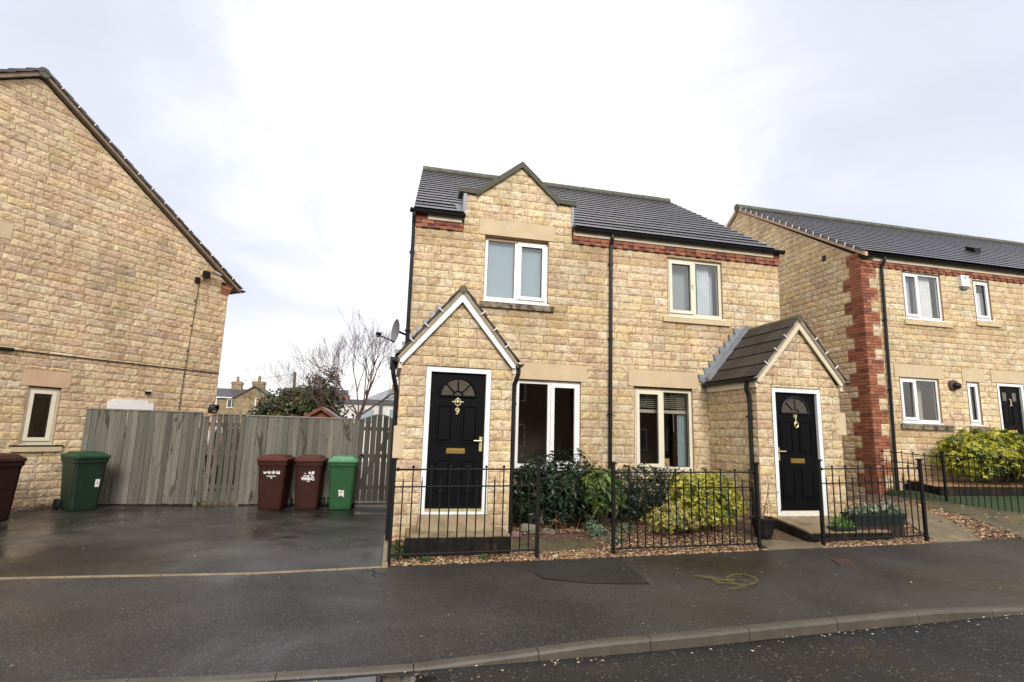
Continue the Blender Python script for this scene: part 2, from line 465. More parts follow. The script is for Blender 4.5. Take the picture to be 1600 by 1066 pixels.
def stone_wall(mb, T, v0, v1, umin, umax, holes=(), H=.15, pal=STONES, detail=True, relief=.014, dfun=None, stains=()):
    """coursed rock-faced walling; faces go to mb (mi 0 stone, mi 1 mortar)"""
    fmin = umin if callable(umin) else (lambda v: umin)
    fmax = umax if callable(umax) else (lambda v: umax)
    nrow = max(1, round((v1 - v0) / H)); H = (v1 - v0) / nrow
    for r in range(nrow):
        a, b = v0 + r * H, v0 + (r + 1) * H
        part = [h for h in holes if (a + .012 < h[2] < b - .012) or (a + .012 < h[3] < b - .012)]
        bands = [(a, b, None)]
        for h in part:
            br = sorted({a, b} | {e for e in (h[2], h[3]) if a + .012 < e < b - .012})
            bands += [(p, q, (h[0], h[1])) for p, q in zip(br, br[1:])]
        for p, q, lim in bands:
            lo, hi = fmin(p), fmax(p); lo2, hi2 = fmin(q), fmax(q)
            if hi - lo < .04: continue
            hi2 = max(hi2, lo2)
            L0, L1 = min(lo, lo2), max(hi, hi2)
            if lim:
                segs = spans(max(L0, lim[0]), min(L1, lim[1]), holes, p, q)
            else:
                segs = spans(L0, L1, [h if h not in part else (h[0], h[1], a - 1, b + 1) for h in holes], p, q)
            for (s, e) in segs:
                sb, st = (lo, lo2) if s == L0 else (s, s)
                eb, et = (hi, hi2) if e == L1 else (e, e)
                mb.face([T(sb, p, -.009), T(eb, p, -.009), T(et, q, -.009), T(st, q, -.009)], (.5, .4, .28), 1)
                if et - st < .06 and eb - sb < .12: continue
                x = max(sb, st); end = min(eb, et); cuts = []
                x += R.uniform(.12, .42)
                while x < end - .10:
                    cuts.append(x); x += R.choice((.2, .26, .3, .34, .38, .42, .46, .52)) * R.uniform(.92, 1.08)
                edges = [(sb, st)] + [(c, c) for c in cuts] + [(eb, et)]
                for (x0b, x0t), (x1b, x1t) in zip(edges, edges[1:]):
                    if x1b - x0b < .03: continue
                    if x1t - x0t < .015: x1t = x0t + .015
                    dt = detail if not dfun else dfun((x0b + x1b) / 2)
                    cc = pick(pal); um_ = (x0b + x1b) / 2
                    for (sa, sb_, sv) in stains:
                        if sa - .12 < um_ < sb_ + .12 and 0 < sv - p < .42:
                            k_ = .80 + .2 * min(1., (sv - q) / .42); cc = (cc[0] * k_, cc[1] * k_ * .95, cc[2] * k_ * .88)
                    block(mb, T, x0b, x1b, x0t, x1t, p, q, cc, 0 if dt else 3, 4 if dt else 2, relief)

def bricks(mb, T, u0, u1, v0, v1, d=.012, course=.075, dark=.18, off=0):
    n = max(1, round((v1 - v0) / course)); h = (v1 - v0) / n
    mb.face([T(u0, v0, -.006), T(u1, v0, -.006), T(u1, v1, -.006), T(u0, v1, -.006)], (.5, .36, .26), 1)
    for r in range(n):
        x = u0; k = (r + off) % 2
        first = True
        while x < u1 - .02:
            w = (.1125 if (first and k) else .225); first = False
            e = min(u1, x + w)
            c = R.choice([(.30, .105, .054), (.34, .125, .066), (.25, .086, .046), (.37, .15, .082)]) if R.random() > dark else (.17, .06, .04)
            j = R.uniform(.86, 1.12); c = tuple(q * j for q in c)
            mb.tbox(T, x + .005, e - .005, v0 + r * h + .005, v0 + (r + 1) * h - .005, -.02, d + R.uniform(-.002, .002), c, 0)
            x = e

def reveal(mb, T, u0, u1, v0, v1, d0=.012, d1=-.14, col=(.5, .38, .25), mi=1):
    for a, b in (((u0, v0), (u0, v1)), ((u0, v1), (u1, v1)), ((u1, v1), (u1, v0)), ((u1, v0), (u0, v0))):
        mb.face([T(*a, d0), T(*b, d0), T(*b, d1), T(*a, d1)], col, mi)

def tiles(mb, A, B, C, D, n, w, lift=.042, cols=((.050, .041, .037), (.056, .046, .041), (.046, .038, .034)), thick=.050, undercut=.26):
    """tiles from eave A-B up to ridge D-C, n courses"""
    A, B, C, D = V(A), V(B), V(C), V(D)
    nrm = (B - A).cross(D - A).normalized()
    if nrm.z < 0: nrm = -nrm
    def Pt(s, t, h): return tuple(A.lerp(B, s).lerp(D.lerp(C, s), t) + nrm * h)
    mb.face([Pt(0, 0, -.03), Pt(1, 0, -.03), Pt(1, 1, -.03), Pt(0, 1, -.03)], cols[0])
    length = (B - A).length
    for k in range(n):
        t0, t1 = k / n, min(1., (k + 1.25) / n)
        m = max(1, round(length / w))
        edges = [0.] + [(i + (.5 if k % 2 else 0.)) / m for i in range(0 if k % 2 else 1, m)] + [1.]
        edges = sorted(set(edges))
        for s0, s1 in zip(edges, edges[1:]):
            g = .0012 / length
            l = lift + R.uniform(-.001, .001); l2 = lift * .5 + R.uniform(0., .001)
            c = R.choice(cols); f = R.uniform(.94, 1.06); c = tuple(x * f for x in c)
            a = 0. if s0 == 0 else g; b = 0. if s1 == 1 else g
            tu = t0 + undercut / n
            p = [Pt(s0 + a, tu, l - thick), Pt(s1 - b, tu, l - thick), Pt(s1 - b, t1, l2 - thick * .9), Pt(s0 + a, t1, l2 - thick * .9),
                 Pt(s0 + a, t0, l), Pt(s1 - b, t0, l), Pt(s1 - b, t1, l2), Pt(s0 + a, t1, l2)]
            mb.hexa(p, c)

def ridge_tiles(mb, a, b, r=.12, seglen=.45):
    a, b = V(a), V(b); n = max(1, round((b - a).length / seglen)); d = (b - a) / n
    for i in range(n):
        p, q = a + d * i, a + d * (i + 1)
        mb.tube([p + d * .01, q - d * .01], r * R.uniform(.97, 1.03), 12)

def gutter(mb, a, b, r=.06, out=(0, -1, 0)):
    """half-round channel with a rolled lip, from a to b"""
    a, b, o = V(a), V(b), V(out).normalized()
    for r0, r1 in ((r, r - .008),):
        for i in range(8):
            t0, t1 = math.pi * i / 8, math.pi * (i + 1) / 8
            def q(p, t, rr): return tuple(p + o * (-math.cos(t) * rr) + V((0, 0, -math.sin(t) * rr)))
            mb.face([q(a, t0, r0), q(b, t0, r0), q(b, t1, r0), q(a, t1, r0)])
            mb.face([q(a, t0, r1), q(b, t0, r1), q(b, t1, r1), q(a, t1, r1)])
    for e in (a, b):
        mb.face([tuple(e + o * (-math.cos(math.pi * i / 10) * r) + V((0, 0, -math.sin(math.pi * i / 10) * r))) for i in range(11)])
    for s in (1, -1):
        mb.tube([a + o * r * s, b + o * r * s], .009, 6)
    n = max(1, int((b - a).length / .95))
    for i in range(n + 1):
        p = a.lerp(b, (i + .5) / (n + 1)); d = (b - a).normalized() * .02
        mb.tube([p - d + V((0, 0, -r * .35)), p + d + V((0, 0, -r * .35))], r * .82, 8)

# ------------------------------------------------------------------ joinery
def window(parent, T, u0, u1, v0, v1, split=.5, opener=1, fm='upvc', gm='glass', sill_mat='sill_dirty', lintel=None, sill=None,
           lint_mat='ashlar', room='room', wf=.058):
    """casement window: frame > panes, sash, lintel, sill"""
    F = M[fm]
    mb = MB(); d0, d1 = -.10, -.035
    mb.tbox(T, u0, u0 + wf, v0, v1, d0, d1); mb.tbox(T, u1 - wf, u1, v0, v1, d0, d1)
    mb.tbox(T, u0 + wf, u1 - wf, v0, v0 + wf + .015, d0, d1 - .002); mb.tbox(T, u0 + wf, u1 - wf, v1 - wf, v1, d0, d1 - .002)
    mb.tbox(T, u0 - .01, u1 + .03, v0 - .028, v0, -.10, .022)
    um = None
    if split:
        um = u0 + (u1 - u0) * split
        mb.tbox(T, um - .035, um + .035, v0 + wf + .015, v1 - wf, d0, d1 - .004)
    fr = mb.build('window', F, parent)
    lights = [(u0 + wf, um - .035), (um + .035, u1 - wf)] if split else [(u0 + wf, u1 - wf)]
    for i, (a, b) in enumerate(lights):
        c, e = v0 + wf + .015, v1 - wf
        if i == opener or not split:
            sb = MB(); s = .052
            sb.tbox(T, a - .012, a + s, c - .012, e + .012, -.06, -.012); sb.tbox(T, b - s, b + .012, c - .012, e + .012, -.06, -.012)
            sb.tbox(T, a + s, b - s, c - .012, c + s, -.06, -.014); sb.tbox(T, a + s, b - s, e - s, e + .012, -.06, -.014)
            sb.build('sash', F, fr)
            a += s; b -= s; c += s; e -= s
        g = MB(); g.face([T(a - .004, c - .004, -.058), T(b + .004, c - .004, -.058), T(b + .004, e + .004, -.058), T(a - .004, e + .004, -.058)])
        g.build('pane', M[gm], fr)
        gk = MB()
        for (p, q, r_, s_) in ((a, a + .008, c, e), (b - .008, b, c, e), (a + .008, b - .008, c, c + .008), (a + .008, b - .008, e - .008, e)):
            gk.tbox(T, p, q, r_, s_, -.056, -.05)
        gk.build('gasket', M['rubber'], fr)
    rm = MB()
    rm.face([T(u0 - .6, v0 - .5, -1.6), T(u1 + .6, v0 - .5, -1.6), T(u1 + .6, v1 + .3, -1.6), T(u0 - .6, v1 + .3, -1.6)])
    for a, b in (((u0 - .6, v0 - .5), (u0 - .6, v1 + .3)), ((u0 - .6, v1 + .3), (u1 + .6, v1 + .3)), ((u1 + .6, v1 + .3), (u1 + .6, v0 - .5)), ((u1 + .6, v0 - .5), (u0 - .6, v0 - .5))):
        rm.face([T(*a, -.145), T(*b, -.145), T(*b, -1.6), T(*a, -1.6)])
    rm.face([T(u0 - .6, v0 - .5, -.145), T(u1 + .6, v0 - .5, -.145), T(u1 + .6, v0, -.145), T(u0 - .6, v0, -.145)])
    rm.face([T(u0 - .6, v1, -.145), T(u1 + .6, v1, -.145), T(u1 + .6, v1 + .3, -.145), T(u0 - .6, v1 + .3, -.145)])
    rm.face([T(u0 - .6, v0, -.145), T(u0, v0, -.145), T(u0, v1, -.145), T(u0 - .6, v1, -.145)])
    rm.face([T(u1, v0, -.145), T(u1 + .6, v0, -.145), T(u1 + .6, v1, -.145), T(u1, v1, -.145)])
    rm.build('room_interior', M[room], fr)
    if lintel:
        l = MB(); l.tbox(T, lintel[0], lintel[1], lintel[2], lintel[3], -.13, .016); l.build('lintel', M[lint_mat], fr)
    if sill:
        s = MB()
        a, b, c, e = sill
        s.hexa([T(a, c, .055), T(b, c, .055), T(b, c, -.10), T(a, c, -.10), T(a, e - .02, .055), T(b, e - .02, .055), T(b, e, -.10), T(a, e, -.10)])
        s.build('window_sill', M[sill_mat], fr)
    return fr

def curtain(T, u0, u1, v0, v1, d, mat, parent, name='curtain', folds=6, amp=.025, gather=1.):
    mb = MB(); nx = folds * 8; pts = []
    for j in range(9):
        t = j / 8
        for i in range(nx + 1):
            s = i / nx
            uu = u0 + (u1 - u0) * (s * (1 - (1 - gather) * (1 - abs(t - .5) * 2) * .5))
            pts.append(T(uu, v0 + (v1 - v0) * t, d + amp * math.sin(s * folds * 2 * math.pi) * (1. - .3 * t)))
    mb.grid(pts, nx, 8)
    return mb.build(name, M[mat], parent, True)

def text(body, size, T, u, v, d, mat, parent, name, align='CENTER', sx=1., bold=0.):
    cu = bpy.data.curves.new(name, 'FONT'); cu.body = body; cu.size = size; cu.align_x = align; cu.extrude = .0015; cu.offset = bold
    tmp = bpy.data.objects.new('tmp_text', cu); COL.objects.link(tmp)
    me = bpy.data.meshes.new_from_object(tmp.evaluated_get(bpy.context.evaluated_depsgraph_get()))
    vs = [(q.co.x, q.co.y, q.co.z) for q in me.vertices]; fs = [tuple(p.vertices) for p in me.polygons]
    bpy.data.objects.remove(tmp); bpy.data.curves.remove(cu); bpy.data.meshes.remove(me)
    mb = MB()
    mb.v = [T(u + x * sx, v + y, d + z) for x, y, z in vs]; mb.f = fs; mb.c = [(1, 1, 1)] * len(fs); mb.m = [0] * len(fs)
    return mb.build(name, mat, parent)

def front_door(parent, T, u0, u1, v0, v1, number, handle_side, sill_brass=True, fan=True, knocker='urn'):
    mb = MB(); w = .072
    mb.tbox(T, u0 + w, u1 - w, v0 + .06, v1 - w, -.10, -.05)
    slab = mb.build('front_door', M['door'], parent)
    f = MB()
    f.tbox(T, u0, u0 + w, v0, v1, -.13, .004); f.tbox(T, u1 - w, u1, v0, v1, -.13, .004)
    f.tbox(T, u0 + w, u1 - w, v1 - w, v1, -.13, .002); f.tbox(T, u0 + w, u1 - w, v0, v0 + .035, -.13, .012)
    f.build('door_frame', M['upvc'], slab)
    th = MB(); th.tbox(T, u0 + w, u1 - w, v0 + .037, v0 + .075, -.06, -.01)
    th.build('threshold', M['brass_pale'] if sill_brass else M['upvc_cream'], slab)
    um = (u0 + u1) / 2; W = u1 - u0 - 2 * w; Hh = v1 - v0
    pn = MB()
    def panel(a, b, c, e):
        for (p, q, r_, s_) in ((a, a + .022, c, e), (b - .022, b, c, e), (a + .022, b - .022, c, c + .022), (a + .022, b - .022, e - .022, e)):
            pn.tbox(T, p, q, r_, s_, -.055, -.036)
        pn.hexa([T(a + .022, c + .022, -.049), T(b - .022, c + .022, -.049), T(b - .022, c + .022, -.06), T(a + .022, c + .022, -.06),
                 T(a + .022, e - .022, -.049), T(b - .022, e - .022, -.049), T(b - .022, e - .022, -.06), T(a + .022, e - .022, -.06)])
        pn.hexa([T(a + .045, c + .045, -.036), T(b - .045, c + .045, -.036), T(b - .03, c + .03, -.05), T(a + .03, c + .03, -.05),
                 T(a + .045, e - .045, -.036), T(b - .045, e - .045, -.036), T(b - .03, e - .03, -.05), T(a + .03, e - .03, -.05)])
    g = W * .075; pw = W * .30
    rows = ((.12, .365), (.475, .74)) if fan else ((.155, .45), (.50, .74))
    for (c, e) in rows:
        for sgn in (-1, 1):
            a = um + sgn * g if sgn > 0 else um - g - pw
            panel(a, a + pw, v0 + Hh * c, v0 + Hh * e)
    pn.build('moulded_panel', M['door'], slab)
    if fan:
        c = v0 + Hh * .80; r = W * .325
        gl = MB(); N_ = 20
        gl.face([T(um + r * math.cos(math.pi * i / N_), c + r * 1.02 * math.sin(math.pi * i / N_), -.047) for i in range(N_ + 1)])
        fl = gl.build('fanlight', M['glass_dark'], slab)
        rm = MB()
        rm.tube([T(um + r * math.cos(math.pi * i / N_), c + r * 1.02 * math.sin(math.pi * i / N_), -.042) for i in range(N_ + 1)], .017, 8)
        rm.tube([T(um - r - .015, c, -.042), T(um + r + .015, c, -.042)], .017, 8)
        for k in (1, 2, 3, 4) if False else (1, 2, 3):
            t = math.pi * k / 4
            rm.tube([T(um + .07 * math.cos(t), c + .07 * math.sin(t), -.042), T(um + r * math.cos(t), c + r * math.sin(t), -.042)], .011, 6)
        rm.tube([T(um + .075 * math.cos(math.pi * i / 8), c + .075 * math.sin(math.pi * i / 8), -.042) for i in range(9)], .011, 6)
        rm.build('fanlight_bars', M['door'] if number == '9' else M['black_plastic'], slab)
    else:
        for sgn in (-1, 1):
            gl = MB(); gl.tbox(T, um + sgn * W * .22 - .06, um + sgn * W * .22 + .06, v0 + Hh * .79, v0 + Hh * .89, -.055, -.044)
            gl.build('door_light', M['glass_dark'], slab)
    lp = MB(); lv = v0 + Hh * .422
    lp.tbox(T, um - .135, um + .135, lv - .038, lv + .038, -.055, -.040); lp.tbox(T, um - .115, um + .115, lv - .022, lv + .022, -.042, -.034)
    lp.build('letter_plate', M['brass'], slab)
    kb = MB(); kv = v0 + Hh * (.76 if knocker == 'urn' else .725)
    if knocker == 'urn':
        kb.ball(T(um, kv, -.035), .028, 8, 6); kb.ball(T(um, kv + .05, -.035), .016, 8, 6)
        kb.tube([T(um - .085, kv, -.03), T(um + .085, kv, -.03)], .009, 6)
        kb.tube([T(um + .045 * math.cos(t * .5236), kv - .005 + .05 * math.sin(t * .5236), -.026) for t in range(13)], .008, 6)
        kb.ball(T(um, kv - .055, -.03), .014, 6, 5)
    elif knocker == 'ring':
        kb.tube([T(um, kv + .13, -.04), T(um, kv - .02, -.035)], .012, 6)
        kb.tube([T(um + .034 * math.cos(t * .5236), kv - .035 + .045 * math.sin(t * .5236), -.028) for t in range(13)], .011, 6)
        kb.ball(T(um, kv - .09, -.03), .012, 6, 5)
    else:
        kb.tube([T(um - .03, kv + .17, -.035), T(um + .01, kv + .17, -.03)], .014, 6)
        kb.tube([T(um + .01, kv + .17, -.03), T(um + .012, kv + .02, -.028)], .016, 6)
        kb.tube([T(um - .03, kv + .015, -.035), T(um + .04, kv + .015, -.03)], .014, 6)
    kb.build('door_knocker', M['brass_pale'], slab)
    if number:
        text(number, .135 if number == '9' else .10, T, um - .0, v0 + Hh * (.675 if number == '9' else .765), -.045, M['brass_pale'], slab, 'house_number', bold=.003)
    if handle_side:
        hb = MB(); hu = u1 - w - .045 if handle_side > 0 else u0 + w + .045; hv = v0 + Hh * .475
        hb.tbox(T, hu - .022, hu + .022, hv - .11, hv + .10, -.055, -.04)
        hb.tube([T(hu, hv + .04, -.04), T(hu, hv + .04, .0), T(hu - handle_side * .11, hv + .04, .0)], .011, 8)
        hb.build('door_handle', M['brass_pale'], slab)
    return slab

# ================================================================== SETTING
def zr(x): return -.07 + .012 * max(0., min(x, 14.))
def lerpf(x, pts):
    if x <= pts[0][0]: return pts[0][1]
    for (a, p), (b, q) in zip(pts, pts[1:]):
        if x <= b: return p + (q - p) * (x - a) / (b - a)
    return pts[-1][1]
def kerb_h(x): return lerpf(x, [(.35, .022), (1.75, .092), (5.2, .095), (6.3, .045), (9., .03)])
def kerb_y(x): return lerpf(x, [(-8, 4.5), (-2.2, 4.42), (-.9, 4.33), (.5, 4.32), (1.7, 4.33), (2.6, 4.36), (3.5, 4.42), (4.6, 4.47), (6.2, 4.53), (10, 4.72), (16, 5.3)])
def zb(x): return .018 * max(0., min(x, 14.))
def bound_y(x): return lerpf(x, [(-3.7, 6.92), (-1.2, 6.84), (.12, 7.0), (.25, 7.03), (9., 7.05), (14., 6.95)])
def zbed(x, y):
    z0 = zb(x); z = z0 + .012
    t = max(0., min(1., (y - 7.2) / .9)); z += .10 * t
    if x > 8.3:
        s = max(0., min(1., (x - 8.3) / 3.)); q = max(0., (y - 7.1) / 3.7)
        z += s * .05 + s * q * .10
    return z0 - .012 + (z - z0 + .012) * max(0., min(1., (y - bound_y(x) + .005) / .10))

g = MB()
g.face([(-400, -400, -.35), (400, -400, -.35), (400, 400, -.35), (-400, 400, -.35)])
tag(g.build('ground', M['ground']), kind='structure')

g = MB(); pts = []; xs = [-14 + .5 * i for i in range(77)]
for r in range(9):
    for x in xs:
        y = -9 + (kerb_y(x) - .085 + 9) * r / 8
        camb = .05 * (1 - ((y + 2.3) / 6.7) ** 2)
        pts.append((x, y, zr(x) + max(0, camb)))
g.grid(pts, 76, 8)
tag(g.build('road', M['road'], smooth=True), kind='structure')

g = MB(); pts = []
for r in range(13):
    t = r / 12
    for x in xs:
        y0, y1 = kerb_y(x) - .005, bound_y(x)
        z0, z1 = zr(x) + kerb_h(x) - .004, zb(x)
        wob = .0018 * noise.noise((x * .9, t * 3, 3.)) * (1 if 0 < r < 12 else 0)
        pts.append((x, y0 + (y1 - y0) * t, z0 + (z1 - z0) * t + wob))
g.grid(pts, 76, 12)
tag(g.build('pavement', M['asphalt'], smooth=True), kind='structure')
def zpav(x, y):
    t = (y - kerb_y(x)) / (bound_y(x) - kerb_y(x))
    return zr(x) + kerb_h(x) + (zb(x) - zr(x) - kerb_h(x)) * t

g = MB(); x = -13.4
while x < 22:                                              # kerb stones with open joints
    L_ = .915; n = 4
    for i in range(n):
        a = x + .003 + (L_ - .006) * i / n; b = x + .003 + (L_ - .006) * (i + 1) / n
        def sec(x):
            y, zt, zl = kerb_y(x), zr(x) + kerb_h(x), zr(x) - .06
            return [(x, y, zl), (x, y, zt), (x, y - .058, zt), (x, y - .074, zt - .007), (x, y - .084, zt - .024), (x, y - .094, zl)]
        p, q = sec(a), sec(b)
        for k in range(5): g.face([p[k], q[k], q[k + 1], p[k + 1]])
        if i == 0: g.face(p)
        if i == n - 1: g.face(q[::-1])
    x += L_
tag(g.build('kerb', M['kerb']), kind='structure')

g = MB(); pts = []
for r in range(13):
    for c in range(29):
        x = -14 + 14.16 * c / 28; y0 = bound_y(x) + .055
        y = y0 + (12.75 - y0) * r / 12
        pts.append((x, y, .004 + .010 * noise.noise((x * .5, y * .6, 1.)) * (1 if 0 < r < 12 else 0)))
g.grid(pts, 28, 12)
tag(g.build('driveway', M['drive'], smooth=True), kind='structure')

g = MB(); g.face([(.16, 8.0, .002), (1.2, 8.0, .002), (1.2, 12.75, .002), (.16, 12.75, .002)])
tag(g.build('side_path', M['drive']), kind='structure')
g = MB(); x = -13.
while x < .1:                                              # pale edging strip between pavement and driveway
    b = min(x + .9, .13)
    g.hexa([(x + .004, bound_y(x) - .004, -.05), (b - .004, bound_y(b) - .004, -.05), (b - .004, bound_y(b) + .056, -.05), (x + .004, bound_y(x) + .056, -.05),
            (x + .004, bound_y(x) - .004, .008), (b - .004, bound_y(b) - .004, .008), (b - .004, bound_y(b) + .056, .008), (x + .004, bound_y(x) + .056, .008)])
    x += .9
tag(g.build('driveway_edging', M['edging']), kind='structure')
g = MB()
g.hexa([(.10, 6.98, -.05), (.165, 6.98, -.05), (.20, 8.6, -.05), (.13, 8.6, -.05), (.10, 6.98, .03), (.165, 6.98, .035), (.20, 8.6, .12), (.13, 8.6, .1)])
tag(g.build('garden_edging', M['edging']), kind='structure')

g = MB(); pts = []
for r in range(13):
    for c in range(61):
        x = .17 + 11.4 * c / 60; y0 = bound_y(x) - .005
        y = y0 + (10.9 - y0) * (r / 12) ** 1.3
        pts.append((x, y, zbed(x, y) + (.012 * noise.noise((x * 3, y * 3, 2.)) if r else -.006)))
g.grid(pts, 60, 12)
tag(g.build('garden_bed', M['soil'], smooth=True), kind='structure')

# repair patch, service cover, spray marks, puddle
g = MB(); pp = [(1.93, 6.95), (1.80, 6.35), (1.83, 6.16), (2.26, 5.88), (2.62, 5.78), (2.90, 5.74), (2.99, 6.2), (3.02, 6.6), (3.06, 6.95)]
g.face([(x, y, zpav(x, y) + .005) for x, y in pp])
tag(g.build('pavement_patch', M['patch']), kind='structure')
g = MB()
for x, y, rx, ry in ((-.55, 4.10, .62, .07), (.05, 4.09, .42, .085), (-1.9, 4.18, .5, .05)):
    g.face([(x + rx * math.cos(t * .2618) * (1 + .18 * noise.noise((t * .9, x, 0))), y + ry * math.sin(t * .2618) * (1 + .3 * noise.noise((t * .7, 3, x))), zr(x) + .012) for t in range(24)])
tag(g.build('puddle', M['water']), kind='structure')
c = root('utility_cover', (5.89, 6.28, zpav(5.89, 6.28)), 'small rusty rectangular service cover set in the dark pavement', 'service cover')
g = MB(); z = zpav(5.89, 6.28) + .008
def cz(x, y): return zpav(x, y)
def cover_poly(k): return [(5.89 + (x - 5.89) * k, 6.28 + (y - 6.28) * k) for x, y in ((5.70, 6.13), (5.95, 6.13), (6.10, 6.43), (5.83, 6.43))]
g.prism([(x, y, cz(x, y) - .01) for x, y in cover_poly(1.)], (0, 0, .018)); g.build('cover_frame', plain('rusty_iron', (.065, .026, .02), .6, var=.3, scale=20), c)
g = MB(); g.prism([(x, y, cz(x, y) - .01) for x, y in cover_poly(.84)], (0, 0, .022)); g.build('lid', plain('worn_iron', (.05, .024, .02), .5, var=.4, scale=40, bumpst=.4, bscale=60), c)
g = MB()
n = 44; cx, cy = 3.995, 5.70
ell = lambda t, k: (cx + (.27 * math.cos(t) * .62 + .22 * math.sin(t) * .65) * k, cy + (.22 * math.sin(t) - .06 * math.cos(t)) * k)
for i in range(n):
    a, b = 2 * math.pi * i / n, 2 * math.pi * (i + 1) / n
    q = [ell(a, 1.), ell(b, 1.), ell(b, .77), ell(a, .77)]
    g.face([(x, y, zpav(x, y) + .011) for x, y in q])
def stroke(p0, p1, w):
    d = V((p1[0] - p0[0], p1[1] - p0[1])).normalized(); m = V((-d.y, d.x)) * w
    q = [(p0[0] + m.x, p0[1] + m.y), (p1[0] + m.x, p1[1] + m.y), (p1[0] - m.x, p1[1] - m.y), (p0[0] - m.x, p0[1] - m.y)]
    g.face([(x, y, zpav(x, y) + .012) for x, y in q])
for s in (((3.52, 5.92), (3.66, 5.93), .02), ((3.60, 5.84), (3.78, 5.78), .03), ((3.74, 5.72), (3.90, 5.70), .03), ((3.56, 5.90), (3.72, 5.86), .03), ((3.70, 5.90), (3.66, 5.60), .03), ((3.62, 5.62), (3.80, 5.58), .028), ((3.66, 5.75), (3.88, 5.66), .03),
          ((3.62, 5.36), (3.86, 5.44), .035), ((3.86, 5.44), (3.76, 5.56), .025), ((3.93, 5.83), (4.06, 5.78), .018), ((3.95, 5.60), (4.08, 5.58), .02), ((3.90, 5.74), (4.02, 5.66), .016)):
    stroke(*s)
tag(g.build('spray_mark', M['yellow']), kind='structure', label='faded yellow sprayed circle and squiggle on the pavement', cat='pavement mark')

# slabs and paths
def slab(name, poly, z0, z1, mat, **kw):
    mb = MB(); mb.prism([(x, y, z0) for x, y in poly], (0, 0, z1 - z0)); return tag(mb.build(name, M[mat]), kind='structure', **kw)
slab('path', [(1.72, 7.36), (2.55, 7.32), (2.85, 7.38), (3.05, 7.55), (3.12, 7.82), (3.0, 8.1), (2.6, 8.2), (1.9, 8.2), (1.72, 8.1)], -.05, .125, 'concrete_green')
slab('path', [(5.36, 7.055), (6.30, 7.06), (6.30, 9.3), (5.42, 9.3), (5.34, 8.0)], -.05, .145, 'concrete')
def draped(name, q, mat, up=.022, n=10):
    """concrete strip lying on the sloping bed"""
    mb = MB(); pts = []; a, b, c, d = (V((*p, 0)) for p in q)
    def at(p, dz): return (p.x, p.y, zbed(p.x, p.y) + dz)
    for r in range(n + 1):
        for k in range(5):
            pts.append(at(a.lerp(b, k / 4).lerp(d.lerp(c, k / 4), r / n), up))
    mb.grid(pts, 4, n)
    for e0, e1 in ((a, b), (b, c), (c, d), (d, a)):
        for k in range(n):
            p, q_ = e0.lerp(e1, k / n), e0.lerp(e1, (k + 1) / n); mb.face([at(p, up), at(q_, up), at(q_, -.08), at(p, -.08)])
    return tag(mb.build(name, M[mat]), kind='structure')
draped('path', [(8.32, 7.06), (9.2, 7.06), (10.75, 9.7), (10.0, 9.9)], 'concrete')
draped('path', [(10.0, 7.05), (11.9, 7.05), (11.4, 9.6), (10.72, 9.3)], 'concrete_green')

# lawn of the right-hand house, its black edging board and gravel strip
mb = MB(); pts = []
for r in range(8):
    for cc in range(14):
        y = 7.3 + (10.8 - 7.3) * r / 7; x = 11.36 if cc == 0 else 11.52 + 8 * (cc - 1) / 12
        z = .23 + .30 * min(1.1, (y - 7.3) / 2.65) ** 1.2
        pts.append((x, y, zbed(11.3, y) + .005 if cc == 0 else z))
mb.grid(pts, 13, 7)
tag(mb.build('lawn', M['turf'], smooth=True), kind='structure')
mb = MB(); mb.box(12.0, 19.6, 9.95, 10.02, .2, .72); mb.box(12.0, 12.07, 10.02, 10.83, .2, .715)
tag(mb.build('lawn_edging', M['riser']), kind='structure')
mb = MB(); mb.face([(12.07, 10.02, .70), (20, 10.02, .70), (20, 10.84, .80), (12.07, 10.84, .80)])
tag(mb.build('gravel_strip', plain('orange_gravel', (.30, .17, .08), .85, var=.5, scale=45, bumpst=.9, bscale=70)), kind='structure')
mb = MB(); mb.face([(-14, 12.75, .0), (12, 12.75, .0), (12, 30, .0), (-14, 30, .0)])
tag(mb.build('back_yard', M['yard']), kind='structure')

# scattered leaves and pebbles
def litter(name, n, fn, zf, size=(.012, .03), seed=3, pal=None):
    rr = random.Random(seed); mb = MB()
    pal = pal or [((.32, .19, .095), 6), ((.15, .075, .035), 7), ((.42, .31, .18), 5), ((.25, .125, .05), 5), ((.11, .05, .028), 6), ((.52, .42, .29), 2.5), ((.17, .075, .04), 1)]
    tot = sum(w for _, w in pal)
    k = 0
    while k < n:
        x, y = fn(rr)
        if x is None: continue
        k += 1
        z = zf(x, y); s = rr.uniform(*size); a = rr.uniform(0, 6.283)
        t = rr.random() * tot
        for c, w in pal:
            t -= w
            if t <= 0: break
        f = rr.uniform(.7, 1.25); c = tuple(q * f for q in c)
        ca, sa = math.cos(a), math.sin(a); h = s * rr.uniform(.15, .5); e = rr.uniform(.45, .9)
        def q(u, v, hh): return (x + (ca * u - sa * v) * s, y + (sa * u + ca * v) * s, z + hh)
        p = [q(-1, 0, .002), q(0, -e, .002 + h * rr.random()), q(1, 0, .002 + h * rr.random()), q(0, e, .002)]
        m = q(rr.uniform(-.2, .2), 0, h + .004)
        for i in range(4): mb.face([p[i], p[(i + 1) % 4], m], c)
    return tag(mb.build(name, M['flake']), kind='stuff')
def bedpt(r):
    x = r.uniform(.2, 8.35); y = 7.04 + 2.2 * r.random() ** 1.7
    if .36 < x < 1.78 and y > 7.32: return None, None
    if 1.75 < x < 3.05 and 7.4 < y < 8.15 and r.random() > .05: return None, None
    if 5.37 < x < 6.3 and r.random() > .02: return None, None
    return x, y
litter('fallen_leaves', 15000, bedpt, lambda x, y: zbed(x, y) + .006)
